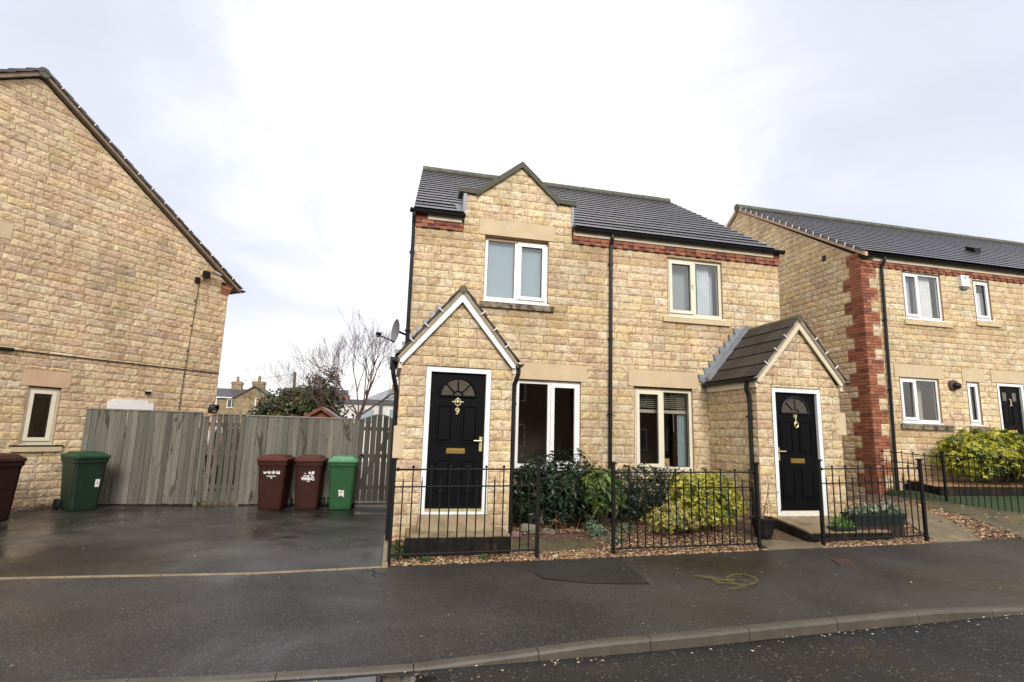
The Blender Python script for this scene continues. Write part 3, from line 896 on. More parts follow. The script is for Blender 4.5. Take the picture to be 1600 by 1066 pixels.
def gardpt(r):
    x = r.uniform(8.3, 11.5); y = r.uniform(7.06, 10.4)
    s = (y - 7.06) / 2.94
    if 8.30 + s * 1.72 < x < 9.20 + s * 1.72 and r.random() > .06: return None, None
    if x > 9.98 + (y - 7.04) * .32 and r.random() > .10: return None, None
    return x, y
litter('gravel_strip_leaves', 4200, gardpt, lambda x, y: zbed(x, y) + .01, (.015, .04), 5)
def strayp(r):
    x = r.uniform(-6, 8); y = r.uniform(4.5, 12.4)
    if x > .1 and y > 7.0: return None, None
    return x, y
litter('stray_leaves', 85, strayp, lambda x, y: (zpav(x, y) if y < bound_y(x) else .012) + .008, (.006, .015), 9, [((.4, .3, .17), 3), ((.5, .43, .34), 3), ((.25, .12, .05), 2)])
def leftp(r):
    x = r.uniform(-7.2, -5.5); y = 12.05 + (x + 6.2) * 1.28 - abs(r.gauss(0, .22)); return x, y
litter('corner_leaves', 500, leftp, lambda x, y: .016 + R.uniform(0, .05), (.015, .04), 11)
def gutp(r):
    x = r.uniform(-1, 9); return x, kerb_y(x) - .15 - abs(r.gauss(0, .10))
litter('gutter_leaves', 90, gutp, lambda x, y: zr(x) + .03, (.006, .016), 15, [((.5, .36, .22), 3), ((.55, .46, .36), 3), ((.3, .14, .07), 2)])

# ================================================================== SEMI-DETACHED HOUSE
H1 = root('semi_detached_house', (4., 9.5, 0), 'pair of buff stone semi-detached houses with two gabled porches and black doors', 'house')
T0 = frame((0, 9.5, 0), (1, 0, 0), (0, -1, 0))
XL, XR = .35, 7.79
W9u = (1.618, 2.817, 3.968, 5.156); L9u = (1.49, 2.94, 5.195, 5.489)
W11u = (5.263, 6.465, 3.96, 5.134)
W9l = (2.274, 3.477, 1.019, 2.56); L9l = (2.13, 3.6, 2.575, 2.87)
W11l = (4.536, 5.736, 1.005, 2.52); L11l = (4.417, 5.854, 2.55, 2.858)
holes = [W9u, L9u, W11u, W9l, L9l, W11l, L11l, (.25, 1.80, -1, 2.5), (6.14, 7.66, -1, 2.5), (2.27, 3.48, 2.5, 2.6), (4.53, 5.74, 2.5, 2.6), (1.61, 2.82, 5.1, 5.2)]
mb = MB()
stone_wall(mb, T0, .09, 5.19, XL, XR, holes, stains=[(1.55, 2.93, 3.85), (5.14, 6.6, 3.84), (.3, 1.2, 5.2), (3.3, 7.8, 5.2)])
stone_wall(mb, T0, 5.19, 5.94, 1.20, 3.28, [L9u])
stone_wall(mb, T0, 5.94, 6.60, lambda v: 1.40 + (v - 5.94) * 1.29, lambda v: 3.03 - (v - 5.94) * 1.17)
for w in (W9u, W11u, W9l, W11l): reveal(mb, T0, *w)
wall = mb.build('stone_wall', [M['stone'], M['mortar']], H1)
mb = MB()
Tl = frame((XL, 9.5, 0), (.06, 1, 0), (-1, .06, 0)); Tr = frame((XR, 9.5, 0), (.05, 1, 0), (1, -.05, 0))
for T in (Tl, Tr):
    stone_wall(mb, T, .09, 5.19, 0, 8.7, [], detail=False)
    stone_wall(mb, T, 5.19, 8.2, lambda v: (v - 5.19) * 1.44, lambda v: 8.75 - (v - 5.19) * 1.44, [], detail=False)
mb.face([(.87, 18.2, 0), (8.2, 18.2, 0), (8.2, 18.2, 5.4), (.87, 18.2, 5.4)], (.5, .4, .28), 1)
mb.build('side_wall', [M['stone'], M['mortar']], H1)
mb = MB()                                                  # parapet backing and shoulders
mb.prism([(1.2, 9.53, 5.1), (3.28, 9.53, 5.1), (3.28, 9.53, 5.95), (3.0, 9.53, 5.97), (2.26, 9.53, 6.58), (1.42, 9.53, 5.97), (1.2, 9.53, 5.95)], (0, .22, 0))
mb.build('gable_parapet', M['mortar'], H1)
cp = [(1.10, 6.035), (1.42, 6.02), (2.265, 6.70), (3.0, 6.04), (3.34, 6.02)]
mb = MB()
for (a, b) in zip(cp, cp[1:]):
    n = 1 if abs(a[1] - b[1]) < .05 else 2
    for i in range(n):
        p = (a[0] + (b[0] - a[0]) * i / n, a[1] + (b[1] - a[1]) * i / n); q = (a[0] + (b[0] - a[0]) * (i + 1) / n, a[1] + (b[1] - a[1]) * (i + 1) / n)
        up = R.uniform(0, .006); th = .085 if n == 1 else .12
        mb.hexa([(p[0], 9.44 - up, p[1] - th), (q[0], 9.44 - up, q[1] - th), (q[0], 9.80, q[1] - th), (p[0], 9.80, p[1] - th),
                 (p[0], 9.44 - up, p[1] + up), (q[0], 9.44 - up, q[1] + up), (q[0], 9.80, q[1] + up), (p[0], 9.80, p[1] + up)])
mb.build('coping', M['coping'], H1)
# eaves: brick band, fascia, gutter
mb = MB()
for a, b in ((XL - .02, 1.19), (3.29, XR + .02)):
    bricks(mb, T0, a, b, 5.195, 5.27, .022); bricks(mb, T0, a, b, 5.27, 5.345, .042, off=1)
    x = a + .12
    while x < b - .1:
        mb.tbox(T0, x, x + .105, 5.20, 5.265, 0, .05, R.choice([(.25, .085, .052), (.21, .07, .045), (.29, .11, .068)])); x += .225
mb.build('brick_band', [M['brick'], M['mortar']], H1)
mb = MB()
mb.tbox(T0, XL + .20, 1.16, 5.347, 5.44, -.1, .062); mb.tbox(T0, 3.31, XR - .14, 5.347, 5.44, -.1, .062)
mb.build('fascia', M['cream'], H1)
mb = MB()
mb.tbox(T0, XL - .02, XL + .20, 5.347, 5.44, -.1, .05, (.25, .07, .04)); mb.build('corbel', M['brick'], H1); mb = MB(); mb.tbox(T0, XR - .14, XR + .02, 5.347, 5.44, -.1, .05, (.25, .07, .04))
mb.build('corbel', M['brick'], H1)
GZ = 5.475; GY = 9.385
for a, b in ((.225, 1.21), (3.27, 7.86)):
    mb = MB(); gutter(mb, (a, GY, GZ), (b, GY, GZ), .058); mb.build('gutter', M['black_plastic'], H1)
def downpipe(pts, parent, r=.034, clips=()):
    mb = MB(); mb.tube(pts, r, 10)
    for p in clips: mb.tube([(p[0], p[1], p[2] - .022), (p[0], p[1], p[2] + .022)], r + .009, 10); mb.box(p[0] - .05, p[0] + .05, p[1], p[1] + .045, p[2] - .012, p[2] + .012)
    return mb.build('downpipe', M['black_plastic'], parent)
downpipe([(.30, GY, 5.44), (.30, GY, 5.36), (.305, 9.44, 5.22), (.31, 9.44, 5.0), (.32, 9.44, .1)], H1, clips=[(.308, 9.44, 4.7), (.313, 9.44, 3.3)])
downpipe([(4.06, GY, 5.43), (4.06, GY, 5.35), (4.055, 9.435, 5.22), (4.05, 9.435, 5.0), (4.02, 9.435, .1)], H1, clips=[(4.05, 9.435, 4.85), (4.04, 9.435, 3.4), (4.03, 9.435, 2.0), (4.022, 9.435, .8)])
# roof
EA, EB, RC, RD = V((.29, 9.33, 5.47)), V((7.62, 9.33, 5.47)), V((7.80, 13.9, 8.46)), V((.60, 13.9, 8.46))
def rp(s, t): return EA.lerp(EB, s).lerp(RD.lerp(RC, s), t)
NC = 18; s1, s2 = (1.185 - .29) / 7.33, (3.30 - .29) / 7.33
mb = MB()
tiles(mb, rp(0, 0), rp(s1, 0), rp(s1, 2 / NC), rp(0, 2 / NC), 2, .33)
tiles(mb, rp(s2, 0), rp(1, 0), rp(1, 2 / NC), rp(s2, 2 / NC), 2, .33)
tiles(mb, rp(0, 2 / NC), rp(1, 2 / NC), rp(1, 1), rp(0, 1), NC - 2, .33)
roof = mb.build('roof', M['tile'], H1)
mb = MB()
for q in ([(1.36, 9.78, 5.93), (2.265, 9.78, 6.60), (2.265, 11.05, 6.60), (1.36, 10.05, 5.95)], [(3.06, 9.78, 5.93), (2.265, 9.78, 6.60), (2.265, 11.05, 6.60), (3.06, 10.05, 5.95)]):
    mb.face(q, (.05, .045, .042))
mb.face([tuple(rp(0, 1) + V((0, 0, .0))), tuple(rp(1, 1)), (8.2, 18.35, 5.47), (.9, 18.35, 5.47)], (.05, .045, .042))
mb.build('rear_roof', M['tile'], roof)
mb = MB(); ridge_tiles(mb, rp(0, 1) + V((0, 0, .0)), rp(1, 1) + V((0, 0, .0)), .115); mb.build('ridge_tiles', M['ridge_dark'], roof)
mb = MB()                                                  # lead soakers beside the gable
mb.hexa([(1.175, 9.50, 5.56), (1.235, 9.50, 5.56), (1.235, 9.80, 5.80), (1.175, 9.80, 5.80), (1.175, 9.46, 5.93), (1.235, 9.46, 5.93), (1.235, 9.80, 6.0), (1.175, 9.80, 6.0)])
mb.build('lead_flashing', M['lead'], roof); mb = MB()
mb.hexa([(3.26, 9.49, 5.54), (3.31, 9.49, 5.54), (3.31, 9.80, 5.80), (3.26, 9.80, 5.80), (3.26, 9.47, 5.95), (3.31, 9.47, 5.95), (3.31, 9.80, 6.0), (3.26, 9.80, 6.0)])
mb.build('lead_flashing', M['lead'], roof); mb = MB()
mb.hexa([(1.06, 9.36, 5.50), (1.20, 9.36, 5.50), (1.20, 9.82, 5.83), (1.06, 9.82, 5.83), (1.06, 9.36, 5.525), (1.20, 9.36, 5.535), (1.20, 9.82, 5.87), (1.06, 9.82, 5.86)])
mb.build('lead_flashing', M['lead'], roof)
# windows
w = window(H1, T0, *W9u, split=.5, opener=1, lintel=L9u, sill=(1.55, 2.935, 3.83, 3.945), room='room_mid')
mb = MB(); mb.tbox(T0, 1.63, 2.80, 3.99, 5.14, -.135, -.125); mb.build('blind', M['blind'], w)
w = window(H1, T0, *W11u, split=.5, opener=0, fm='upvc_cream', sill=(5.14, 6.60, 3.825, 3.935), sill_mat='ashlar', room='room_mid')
mb = MB(); mb.tbox(T0, 5.28, 5.88, 3.99, 5.1, -.26, -.25); mb.build('blind', M['blind_grey'], w)
curtain(T0, 6.02, 6.30, 3.97, 5.1, -.20, 'white_fabric', w, folds=5); curtain(T0, 6.24, 6.44, 3.97, 5.1, -.30, 'white_fabric', w, folds=3)
mb = MB(); mb.tube([T0(5.83, 4.52, -.01), T0(5.80, 4.62, .015), T0(5.83, 4.66, -.012)], .010, 6); mb.build('window_catch', M['upvc_cream'], w)
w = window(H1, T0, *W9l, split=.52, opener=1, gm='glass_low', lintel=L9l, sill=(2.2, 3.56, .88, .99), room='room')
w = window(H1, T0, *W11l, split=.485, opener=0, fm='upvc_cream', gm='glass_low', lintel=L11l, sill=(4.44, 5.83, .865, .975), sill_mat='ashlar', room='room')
mb = MB()
for i in range(9): mb.tbox(T0, 4.60, 5.70, 2.46 - i * .036, 2.468 - i * .036, -.215, -.165)
mb.tbox(T0, 4.60, 5.70, 2.07, 2.13, -.21, -.16); mb.tube([T0(5.42, 2.1, -.17), T0(5.43, 1.72, -.17)], .005, 5); mb.build('slatted_blind', M['slat'], w)
curtain(T0, 5.53, 5.72, 1.0, 2.5, -.22, 'blind', w, folds=3, amp=.015)
mb = MB(); mb.ball(T0(4.66, 1.20, -.2), (.045, .03, .05)); mb.ball(T0(4.685, 1.29, -.2), (.022, .02, .025)); mb.tube([T0(4.67, 1.22, -.2), T0(4.685, 1.28, -.2)], .015, 6); mb.build('ornament', M['upvc'], w)
mb = MB(); mb.tbox(T0, 5.17, 5.36, 1.03, 1.22, -.26, -.24); mb.hexa([T0(5.17, 1.03, -.18), T0(5.46, 1.03, -.18), T0(5.46, 1.03, -.22), T0(5.17, 1.03, -.22), T0(5.17, 1.16, -.18), T0(5.44, 1.05, -.18), T0(5.44, 1.05, -.22), T0(5.17, 1.16, -.22)])
mb.build('wooden_toy', plain('toy_wood', (.5, .32, .15), .6), w)

# porches
def porch(x0, x1, xm, door, number, handle, block_side, bz, pipe, left_detail, bar_mat):
    Tf = frame((0, 8.073, 0), (1, 0, 0), (0, -1, 0)); Ts = frame((x0, 8.073, 0), (0, 1, 0), (-1, 0, 0)); Tt = frame((x1, 8.073, 0), (0, 1, 0), (1, 0, 0))
    mb = MB()
    stone_wall(mb, Tf, 0, 2.55, x0 - .012, x1 + .012, [door])
    stone_wall(mb, Tf, 2.55, 3.60, lambda v: x0 + (v - 2.55) * (xm - x0) / 1.08, lambda v: x1 - (v - 2.55) * (x1 - xm) / 1.08)
    stone_wall(mb, Ts, 0, 2.55, 0, 1.427, [], detail=left_detail); stone_wall(mb, Tt, 0, 2.55, 0, 1.427, [], detail=False)
    reveal(mb, Tf, *door)
    pw = mb.build('porch_wall', [M['stone'], M['mortar']], H1)
    mb = MB()
    if block_side < 0: mb.box(x0 - .055, x0 + .1, 8.062, 8.45, *bz)
    else: mb.box(x1 - .1, x1 + .10, 8.062, 8.45, *bz)
    mb.build('stone_block', M['ashlar'], pw)
    # roof slopes
    ze, zp, ov = 2.655, 3.755, .075
    slope = (zp - ze) / (xm - x0 + ov)
    mb = MB(); cols = ((.040, .031, .025), (.050, .040, .032), (.034, .026, .022))
    tiles(mb, (x0 - ov, 7.965, ze), (x0 - ov, 9.49, ze), (xm, 9.49, zp), (xm, 7.965, zp), 5, .31, .036, cols, .036)
    tiles(mb, (x1 + ov, 7.965, ze), (x1 + ov, 9.49, ze), (xm, 9.49, zp), (xm, 7.965, zp), 5, .31, .036, cols, .036)
    pr = mb.build('porch_roof', M['tile_dry'], H1)
    mb = MB(); ridge_tiles(mb, (xm, 7.955, zp - .035), (xm, 9.49, zp - .035), .062, .5); mb.build('ridge_tiles', M['ridge'], pr)
    for sg, xe in ((-1, x0), (1, x1)):
        xa = xe + sg * .035
        sl = (3.70 - 2.68) / abs(xm - xa)
        mb = MB()
        xi = xm + sg * (3.70 - .165 - 2.575) / sl
        mb.prism([(xa, 7.995, 2.68), (xm, 7.995, 3.70), (xm, 7.995, 3.535), (xi, 7.995, 2.575), (xa, 7.995, 2.575)], (0, .03, 0))
        mb.build('bargeboard', bar_mat, pr)
        mb = MB()                                          # verge strip under the tiles
        xo = xe + sg * ov
        mb.hexa([(xo, 7.972, ze - .075), (xm, 7.972, zp - .085), (xm, 8.06, zp - .085), (xo, 8.06, ze - .075), (xo, 7.972, ze - .012), (xm, 7.972, zp - .012), (xm, 8.06, zp - .012), (xo, 8.06, ze - .012)])
        mb.build('verge', M['verge'], pr)
        for k in range(1, 4):                              # white verge clips at each course
            t = k / 4.6; px, pz = xo + (xm - xo) * t, ze + (zp - ze) * t
            nx_, nz_ = sg * .74, .67
            mb = MB(); mb.tube([(px + nx_ * .045, 7.955, pz + nz_ * .045), (px - nx_ * .035, 7.955, pz - nz_ * .035)], .011, 6); mb.build('verge_clip', M['white_print'], pr)
        mb = MB(); gutter(mb, (xe + sg * .105, 7.96, 2.635), (xe + sg * .105, 9.48, 2.635), .05, (sg, 0, 0)); mb.build('gutter', M['black_plastic'], pr)
        mb = MB(); mb.box(min(xe, xe + sg * .05), max(xe, xe + sg * .05), 8.03, 9.48, 2.49, 2.60); mb.build('fascia', M['cream'], pr)
        mb = MB()                                          # stepped lead against the house wall
        for k in range(8):
            t = k / 8; px = xo + (xm - xo) * t; pz = ze + (zp - ze) * t
            mb.prism([(px - sg * .06, 9.455 - .001 * k, pz - .03), (px + sg * .115, 9.455 - .001 * k, pz + .045), (px + sg * .145, 9.455 - .001 * k, pz + .175), (px - sg * .10, 9.455 - .001 * k, pz + .185)], (0, .035, 0))
        mb.build('step_flashing', M['lead'], pr); mb = MB()
        mb.hexa([(xo, 9.44, ze + .03), (xm, 9.44, zp + .02), (xm, 9.30, zp + .03), (xo, 9.30, ze + .03), (xo, 9.46, ze + .14), (xm, 9.46, zp + .11), (xm, 9.30, zp + .055), (xo, 9.30, ze + .055)])
        mb.build('lead_flashing', M['lead'], pr)
    front_door(H1, Tf, *door, number, handle, number == '9', True, 'urn' if number == '9' else 'ring')
    return pr
D9 = (.575, 1.538, .451, 2.544); D11 = (6.36, 7.326, .403, 2.5)
p9 = porch(.215, 1.855, 1.05, D9, '9', 1, -1, (1.22, 1.67), 1, False, M['upvc'])
p11 = porch(6.08, 7.71, 6.925, D11, '11', -1, 1, (1.74, 2.12), 1, True, M['cream'])
downpipe([(1.95, 8.05, 2.60), (1.95, 8.05, 2.50), (1.905, 8.10, 2.33), (1.90, 8.11, 2.2), (1.90, 8.11, .12)], H1, clips=[(1.90, 8.11, 2.05), (1.9, 8.11, .9)])
downpipe([(.10, 8.10, 2.61), (.10, 8.10, 2.42), (.165, 8.16, 2.16), (.165, 8.16, 1.9), (.165, 8.16, .1)], H1)
downpipe([(5.985, 8.22, 2.60), (5.985, 8.22, 2.47), (6.03, 8.22, 2.34), (6.035, 8.22, 2.2), (6.035, 8.22, .14)], H1, clips=[(6.035, 8.22, 2.0), (6.035, 8.22, .8)])
# door steps
s9 = MB(); s9.prism([(.40, 7.34, -.05), (1.75, 7.34, -.05), (1.75, 8.06, -.05), (.40, 8.06, -.05)], (0, 0, .33))
s9.hexa([(.54, 7.75, .28), (1.60, 7.75, .28), (1.60, 8.06, .28), (.54, 8.06, .28), (.56, 7.95, .44), (1.58, 7.95, .44), (1.58, 8.06, .44), (.56, 8.06, .44)])
st = s9.build('door_step', M['concrete_step'], H1)
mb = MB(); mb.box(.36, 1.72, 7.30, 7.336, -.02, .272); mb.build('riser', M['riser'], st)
s11 = MB(); s11.hexa([(6.30, 7.30, 0), (7.75, 7.30, 0), (7.75, 8.06, 0), (6.30, 8.06, 0), (6.30, 7.30, .285), (7.75, 7.30, .285), (7.75, 8.06, .385), (6.30, 8.06, .385)])
st = s11.build('door_step', M['concrete_step'], H1)
mb = MB(); mb.hexa([(6.262, 7.28, 0), (6.297, 7.28, 0), (6.297, 8.06, 0), (6.262, 8.06, 0), (6.262, 7.28, .262), (6.297, 7.28, .262), (6.297, 8.06, .36), (6.262, 8.06, .36)])
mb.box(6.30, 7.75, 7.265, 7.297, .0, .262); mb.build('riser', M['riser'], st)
# electricity stub box low on porch
# ================================================================== LEFT HOUSE
PH = math.radians(52); CL = V((-4.02, 14.83, 0)); UL = V((math.cos(PH), math.sin(PH), 0)); NL = V((math.sin(PH), -math.cos(PH), 0))
H2 = root('stone_gable_house', CL, 'tall stone house gable on the left with a narrow ground-floor window', 'house')
TL = frame(CL, UL, NL)
Wl = (-3.805, -3.29, 1.165, 2.205); Ll = (-3.925, -3.16, 2.23, 2.53); Wu = (-5.4, -4.70, 3.75, 4.80); Lu = (-5.5, -4.455, 4.80, 5.10)
mb = MB()
det = lambda u: u > -5.6
stone_wall(mb, TL, .05, 4.85, -8.8, 0, [Wl, Ll, Wu, Lu], pal=STONES_PINK, dfun=det)
stone_wall(mb, TL, 4.85, 8.0, lambda v: -4.46 - (8.02 - v) / .72, lambda v: min(0., -(v - 5.10) / .655), [Lu, (-.22, .2, 4.8, 5.15)], pal=STONES_PINK, dfun=det)
reveal(mb, TL, *Wl); reveal(mb, TL, *Wu)
mb.build('stone_wall', [M['stone'], M['mortar']], H2)
mb = MB()
Tb = frame(CL, (-NL.x, -NL.y, 0), (UL.x, UL.y, 0))
stone_wall(mb, Tb, .05, 5.0, 0, 9, [], pal=STONES_PINK, detail=False)
mb.build('side_wall', [M['stone'], M['mortar']], H2)
mb = MB()
bricks(mb, TL, -.22, .015, 4.84, 4.915, .014); bricks(mb, TL, -.22, .045, 4.915, 4.99, .02, off=1); bricks(mb, TL, -.20, .075, 4.99, 5.065, .026); bricks(mb, TL, -.08, .10, 5.065, 5.13, .026, off=1)
mb.build('brick_corbel', [M['brick'], M['mortar']], H2)
def LP(u, d, z): p = CL + UL * u + NL * d; return (p.x, p.y, z)
mb = MB()
tiles(mb, LP(.30, .12, 5.06), LP(.30, -9, 5.06), LP(-4.46, -9, 8.18), LP(-4.46, .12, 8.18), 19, .33)
tiles(mb, LP(-9.1, .12, 4.84), LP(-9.1, -9, 4.84), LP(-4.46, -9, 8.18), LP(-4.46, .12, 8.18), 19, .33)
rf = mb.build('roof', M['tile'], H2)
mb = MB(); ridge_tiles(mb, LP(-4.46, .12, 8.115), LP(-4.46, -9, 8.115), .10); mb.build('ridge_tiles', M['ridge_dark'], rf)
def verge_strip(a, b, depth, n0, mat, parent, th=.11):
    """board of mortar under the verge tiles: a, b outer top points, n0 vector back to the wall"""
    a, b, n0 = V(a), V(b), V(n0); dn = V((0, 0, -th))
    mb = MB(); mb.hexa([tuple(a + dn), tuple(b + dn), tuple(b + dn + n0), tuple(a + dn + n0), tuple(a), tuple(b), tuple(b + n0), tuple(a + n0)])
    return mb.build('verge', mat, parent)
vb = -NL * .115
verge_strip(LP(.28, .10, 5.045), LP(-4.46, .10, 8.15), 0, vb, M['verge_brown'], rf, .075)
verge_strip(LP(-9.0, .10, 4.88), LP(-4.46, .10, 8.15), 0, vb, M['verge_brown'], rf, .09)
for k in range(1, 15):
    t = k / 15.; u = .30 + (-4.76) * t; z = 5.06 + 3.12 * t
    mb = MB(); mb.tube([LP(u + .02, .13, z + .05), LP(u - .02, .13, z - .02)], .012, 6); mb.build('verge_clip', M['white_print'], rf)
    if k % 4 == 0 and k < 9:
        mb = MB(); mb.tube([LP(-4.46 - (u + 4.46) * .3 - .3, .13, 8.18 - .72 * ((u + 4.46) * .3 + .3) + .05), LP(-4.46 - (u + 4.46) * .3 - .27, .13, 8.18 - .72 * ((u + 4.46) * .3 + .27) - .02)], .012, 6); mb.build('verge_clip', M['white_print'], rf)
mb = MB(); gutter(mb, LP(.33, .13, 5.05), LP(.33, -9, 5.05), .055, (UL.x, UL.y, 0)); mb.build('gutter', M['black_plastic'], H2)
w = window(H2, TL, *Wl, split=None, fm='upvc_cream', gm='glass_low', lintel=Ll, lint_mat='ashlar_pink', sill=(-3.93, -3.145, 1.035, 1.145), sill_mat='ashlar', room='room')
mb = MB(); mb.tbox(TL, -3.95, -3.13, 1.128, 1.152, -.05, .062); mb.build('sill_top', M['riser'], w)
window(H2, TL, *Wu, split=None, lintel=Lu, room='room')
mb = MB(); mb.tube([TL(-.82, 4.98, .03), TL(-.86, 3.9, .03), TL(-.90, 2.9, .03), TL(-.935, 1.0, .03)], .008, 5)
for v in (4.5, 3.9, 3.3, 2.7, 2.1): mb.tbox(TL, -.86 - (4.98 - v) * .025 - .015, -.86 - (4.98 - v) * .025 + .03, v, v + .02, .0, .045)
mb.build('cable', M['wire'], H2)
mb = MB(); mb.tube([TL(-4.15, 2.835, .03), TL(-2., 2.85, .03), TL(-.02, 2.872, .03)], .012, 5); mb.build('cable', M['wire'], H2)
mb = MB(); mb.tube([TL(-4.9, 2.83, .06), TL(-4.15, 2.835, .06)], .035, 8); mb.build('overflow_pipe', M['black_plastic'], H2)
mb = MB(); mb.tbox(TL, -2.44, -1.52, 1.4, 2.035, .0, .05); mb.tbox(TL, -2.35, -1.64, 2.035, 2.09, .0, .05); mb.build('meter_box', M['upvc'], H2)
mb = MB(); mb.tbox(TL, -1.73, -1.62, 2.24, 2.29, .0, .06); mb.build('vent', M['black_plastic'], H2)
mb = MB(); mb.tbox(TL, -1.70, -1.60, 2.292, 2.31, .0, .07); mb.build('vent_cap', M['upvc'], H2)
fl = root('security_light', TL(-.78, 5.1, .0), 'black security floodlight under the verge of the left gable', 'security light')
mb = MB(); mb.tbox(TL, -.93, -.83, 4.95, 5.08, .0, .07); mb.build('junction_box', M['black_plastic'], fl)
mb = MB(); mb.tbox(TL, -.79, -.64, 5.10, 5.27, .06, .14); mb.tube([TL(-.84, 5.03, .05), TL(-.76, 5.04, .08), TL(-.73, 5.12, .09)], .012, 6); mb.build('sensor', M['black_plastic'], fl)
mb = MB(); mb.hexa([TL(-.66, 5.25, .12), TL(-.44, 5.22, .12), TL(-.44, 5.22, .30), TL(-.66, 5.25, .30), TL(-.62, 5.30, .12), TL(-.48, 5.27, .12), TL(-.48, 5.27, .26), TL(-.62, 5.30, .26)]); mb.build('lamp_head', M['steel'], fl)

# ================================================================== RIGHT HOUSE
H3 = root('terraced_house', (12, 10.835, 0), 'stone terraced house on the right with red brick quoins', 'house')
T3 = frame((0, 10.835, 0), (1, 0, 0), (0, -1, 0)); TG = frame((11.26, 10.835, 0), (0, 1, 0), (-1, 0, 0))
RU = (12.5, 13.694, 4.72, 5.925); RUn = (14.754, 15.295, 4.85, 5.905); RL_ = (12.127, 13.318, 2.143, 3.227); RLn = (14.187, 14.583, 2.145, 3.205)
RD_ = (15.16, 16.03, 1.13, 3.227)
L1 = (12.0, 13.47, 3.235, 3.55); L2 = (14.07, 14.78, 3.215, 3.52); L3 = (15.0, 16.3, 3.24, 3.55)
qf, qg = [], []
for k in range(20):
    v = .0 + k * .3
    if v > 5.9: break
    qf.append((11.26, 11.26 + (.45 if k % 2 else .225), v, min(v + .3, 5.95))); qg.append((0., .34 if k % 2 else .56, v, min(v + .3, 6.0)))
mb = MB()
stone_wall(mb, T3, .0, 5.95, 11.26, 19.5, [RU, RUn, RL_, RLn, RD_, L1, L2, L3, (12.127, 13.318, 3.2, 3.26), (14.187, 14.583, 3.19, 3.24), (15.16, 16.03, 3.2, 3.25)] + qf, dfun=lambda u: u < 17, stains=[(12.43, 13.9, 4.58), (14.7, 15.5, 4.7), (12.05, 13.62, 2.0)])
for q in (RU, RUn, RL_, RLn, RD_): reveal(mb, T3, *q)
stone_wall(mb, TG, .0, 6.0, 0, 9.2, qg, dfun=lambda u: u < 5.5)
stone_wall(mb, TG, 6.0, 9.25, lambda v: max(0, (v - 6.18) / .66), lambda v: 9.2 - max(0, (v - 6.18) / .66), [(1.05, 1.19, 6.40, 6.56), (-1, .40, 6.0, 6.30)], dfun=lambda u: u < 6)
mb.build('stone_wall', [M['stone'], M['mortar']], H3)
mb = MB()
for q in qf: bricks(mb, T3, q[0] - .012, q[1], q[2], q[3], .016, dark=.2)
for q in qg: bricks(mb, TG, q[0] - .012, q[1], q[2], q[3], .016, dark=.12)
bricks(mb, TG, -.02, .40, 6.0, 6.15, .02); bricks(mb, TG, .03, .40, 6.15, 6.30, .018)
mb.build('brick_quoin', [M['brick'], M['mortar']], H3)
mb = MB(); bricks(mb, T3, 11.24, 19.5, 5.95, 6.025, .022); bricks(mb, T3, 11.24, 19.5, 6.025, 6.10, .042, off=1)
x = 11.4
while x < 19: mb.tbox(T3, x, x + .105, 5.955, 6.02, 0, .05, R.choice([(.25, .085, .052), (.21, .07, .045)])); x += .225
mb.build('brick_band', [M['brick'], M['mortar']], H3)
mb = MB(); mb.tbox(T3, 11.6, 19.5, 6.102, 6.20, -.1, .062); mb.build('fascia', M['cream'], H3)
mb = MB(); mb.tbox(TG, 1.06, 1.18, 6.41, 6.55, -.06, .004); mb.build('air_vent', M['black_plastic'], H3)
mb = MB(); gutter(mb, (11.2, 10.71, 6.245), (19.5, 10.71, 6.245), .058); mb.build('gutter', M['black_plastic'], H3)
mb = MB(); tiles(mb, (11.17, 10.62, 6.25), (26., 10.62, 6.25), (26., 15.43, 9.36), (11.17, 15.43, 9.36), 19, .33)
rf = mb.build('roof', M['tile'], H3)
mb = MB(); mb.face([(11.17, 20.2, 6.25), (26, 20.2, 6.25), (26, 15.43, 9.33), (11.17, 15.43, 9.33)], (.05, .045, .042)); mb.build('rear_roof', M['tile'], rf)
mb = MB(); ridge_tiles(mb, (11.15, 15.43, 9.35), (26, 15.43, 9.35), .12); mb.build('ridge_tiles', M['ridge_dark'], rf)
verge_strip((11.18, 10.60, 6.235), (11.18, 15.43, 9.345), 0, (.09, 0, 0), M['verge_pink'], rf, .10)
verge_strip((11.18, 20.2, 6.24), (11.18, 15.43, 9.345), 0, (.09, 0, 0), M['verge_pink'], rf, .10)
for k in range(1, 19):
    t = k / 19.; mb = MB(); y, z = 10.62 + 4.81 * t, 6.25 + 3.11 * t
    mb.tube([(11.145, y - .01, z + .06), (11.145, y + .015, z - .03)], .013, 6); mb.build('verge_clip', M['white_print'], rf)
t = .36; mb = MB(); y, z = 10.62 + 4.81 * t, 6.25 + 3.11 * t
mb.hexa([(17.0, y - .05, z - .02), (17.22, y - .05, z - .02), (17.22, y + .2, z + .16), (17.0, y + .2, z + .16), (16.95, y - .08, z + .12), (17.2, y - .08, z + .12), (17.2, y + .2, z + .26), (16.95, y + .2, z + .26)])
mb.build('vent_tile', M['black_plastic'], rf)
downpipe([(11.86, 10.70, 6.2), (11.86, 10.70, 6.1), (11.83, 10.765, 5.95), (11.82, 10.765, 5.7), (11.72, 10.765, .4)], H3, .036, clips=[(11.8, 10.765, 4.6), (11.77, 10.765, 2.9)])
w = window(H3, T3, *RU, split=.42, opener=0, sill=(12.43, 13.9, 4.56, 4.68), sill_mat='ashlar', room='room_mid')
curtain(T3, 12.98, 13.55, 4.72, 5.92, -.17, 'net_pale', w, folds=7, amp=.022); curtain(T3, 12.46, 12.92, 4.72, 5.92, -.20, 'net', w, folds=4, amp=.022)
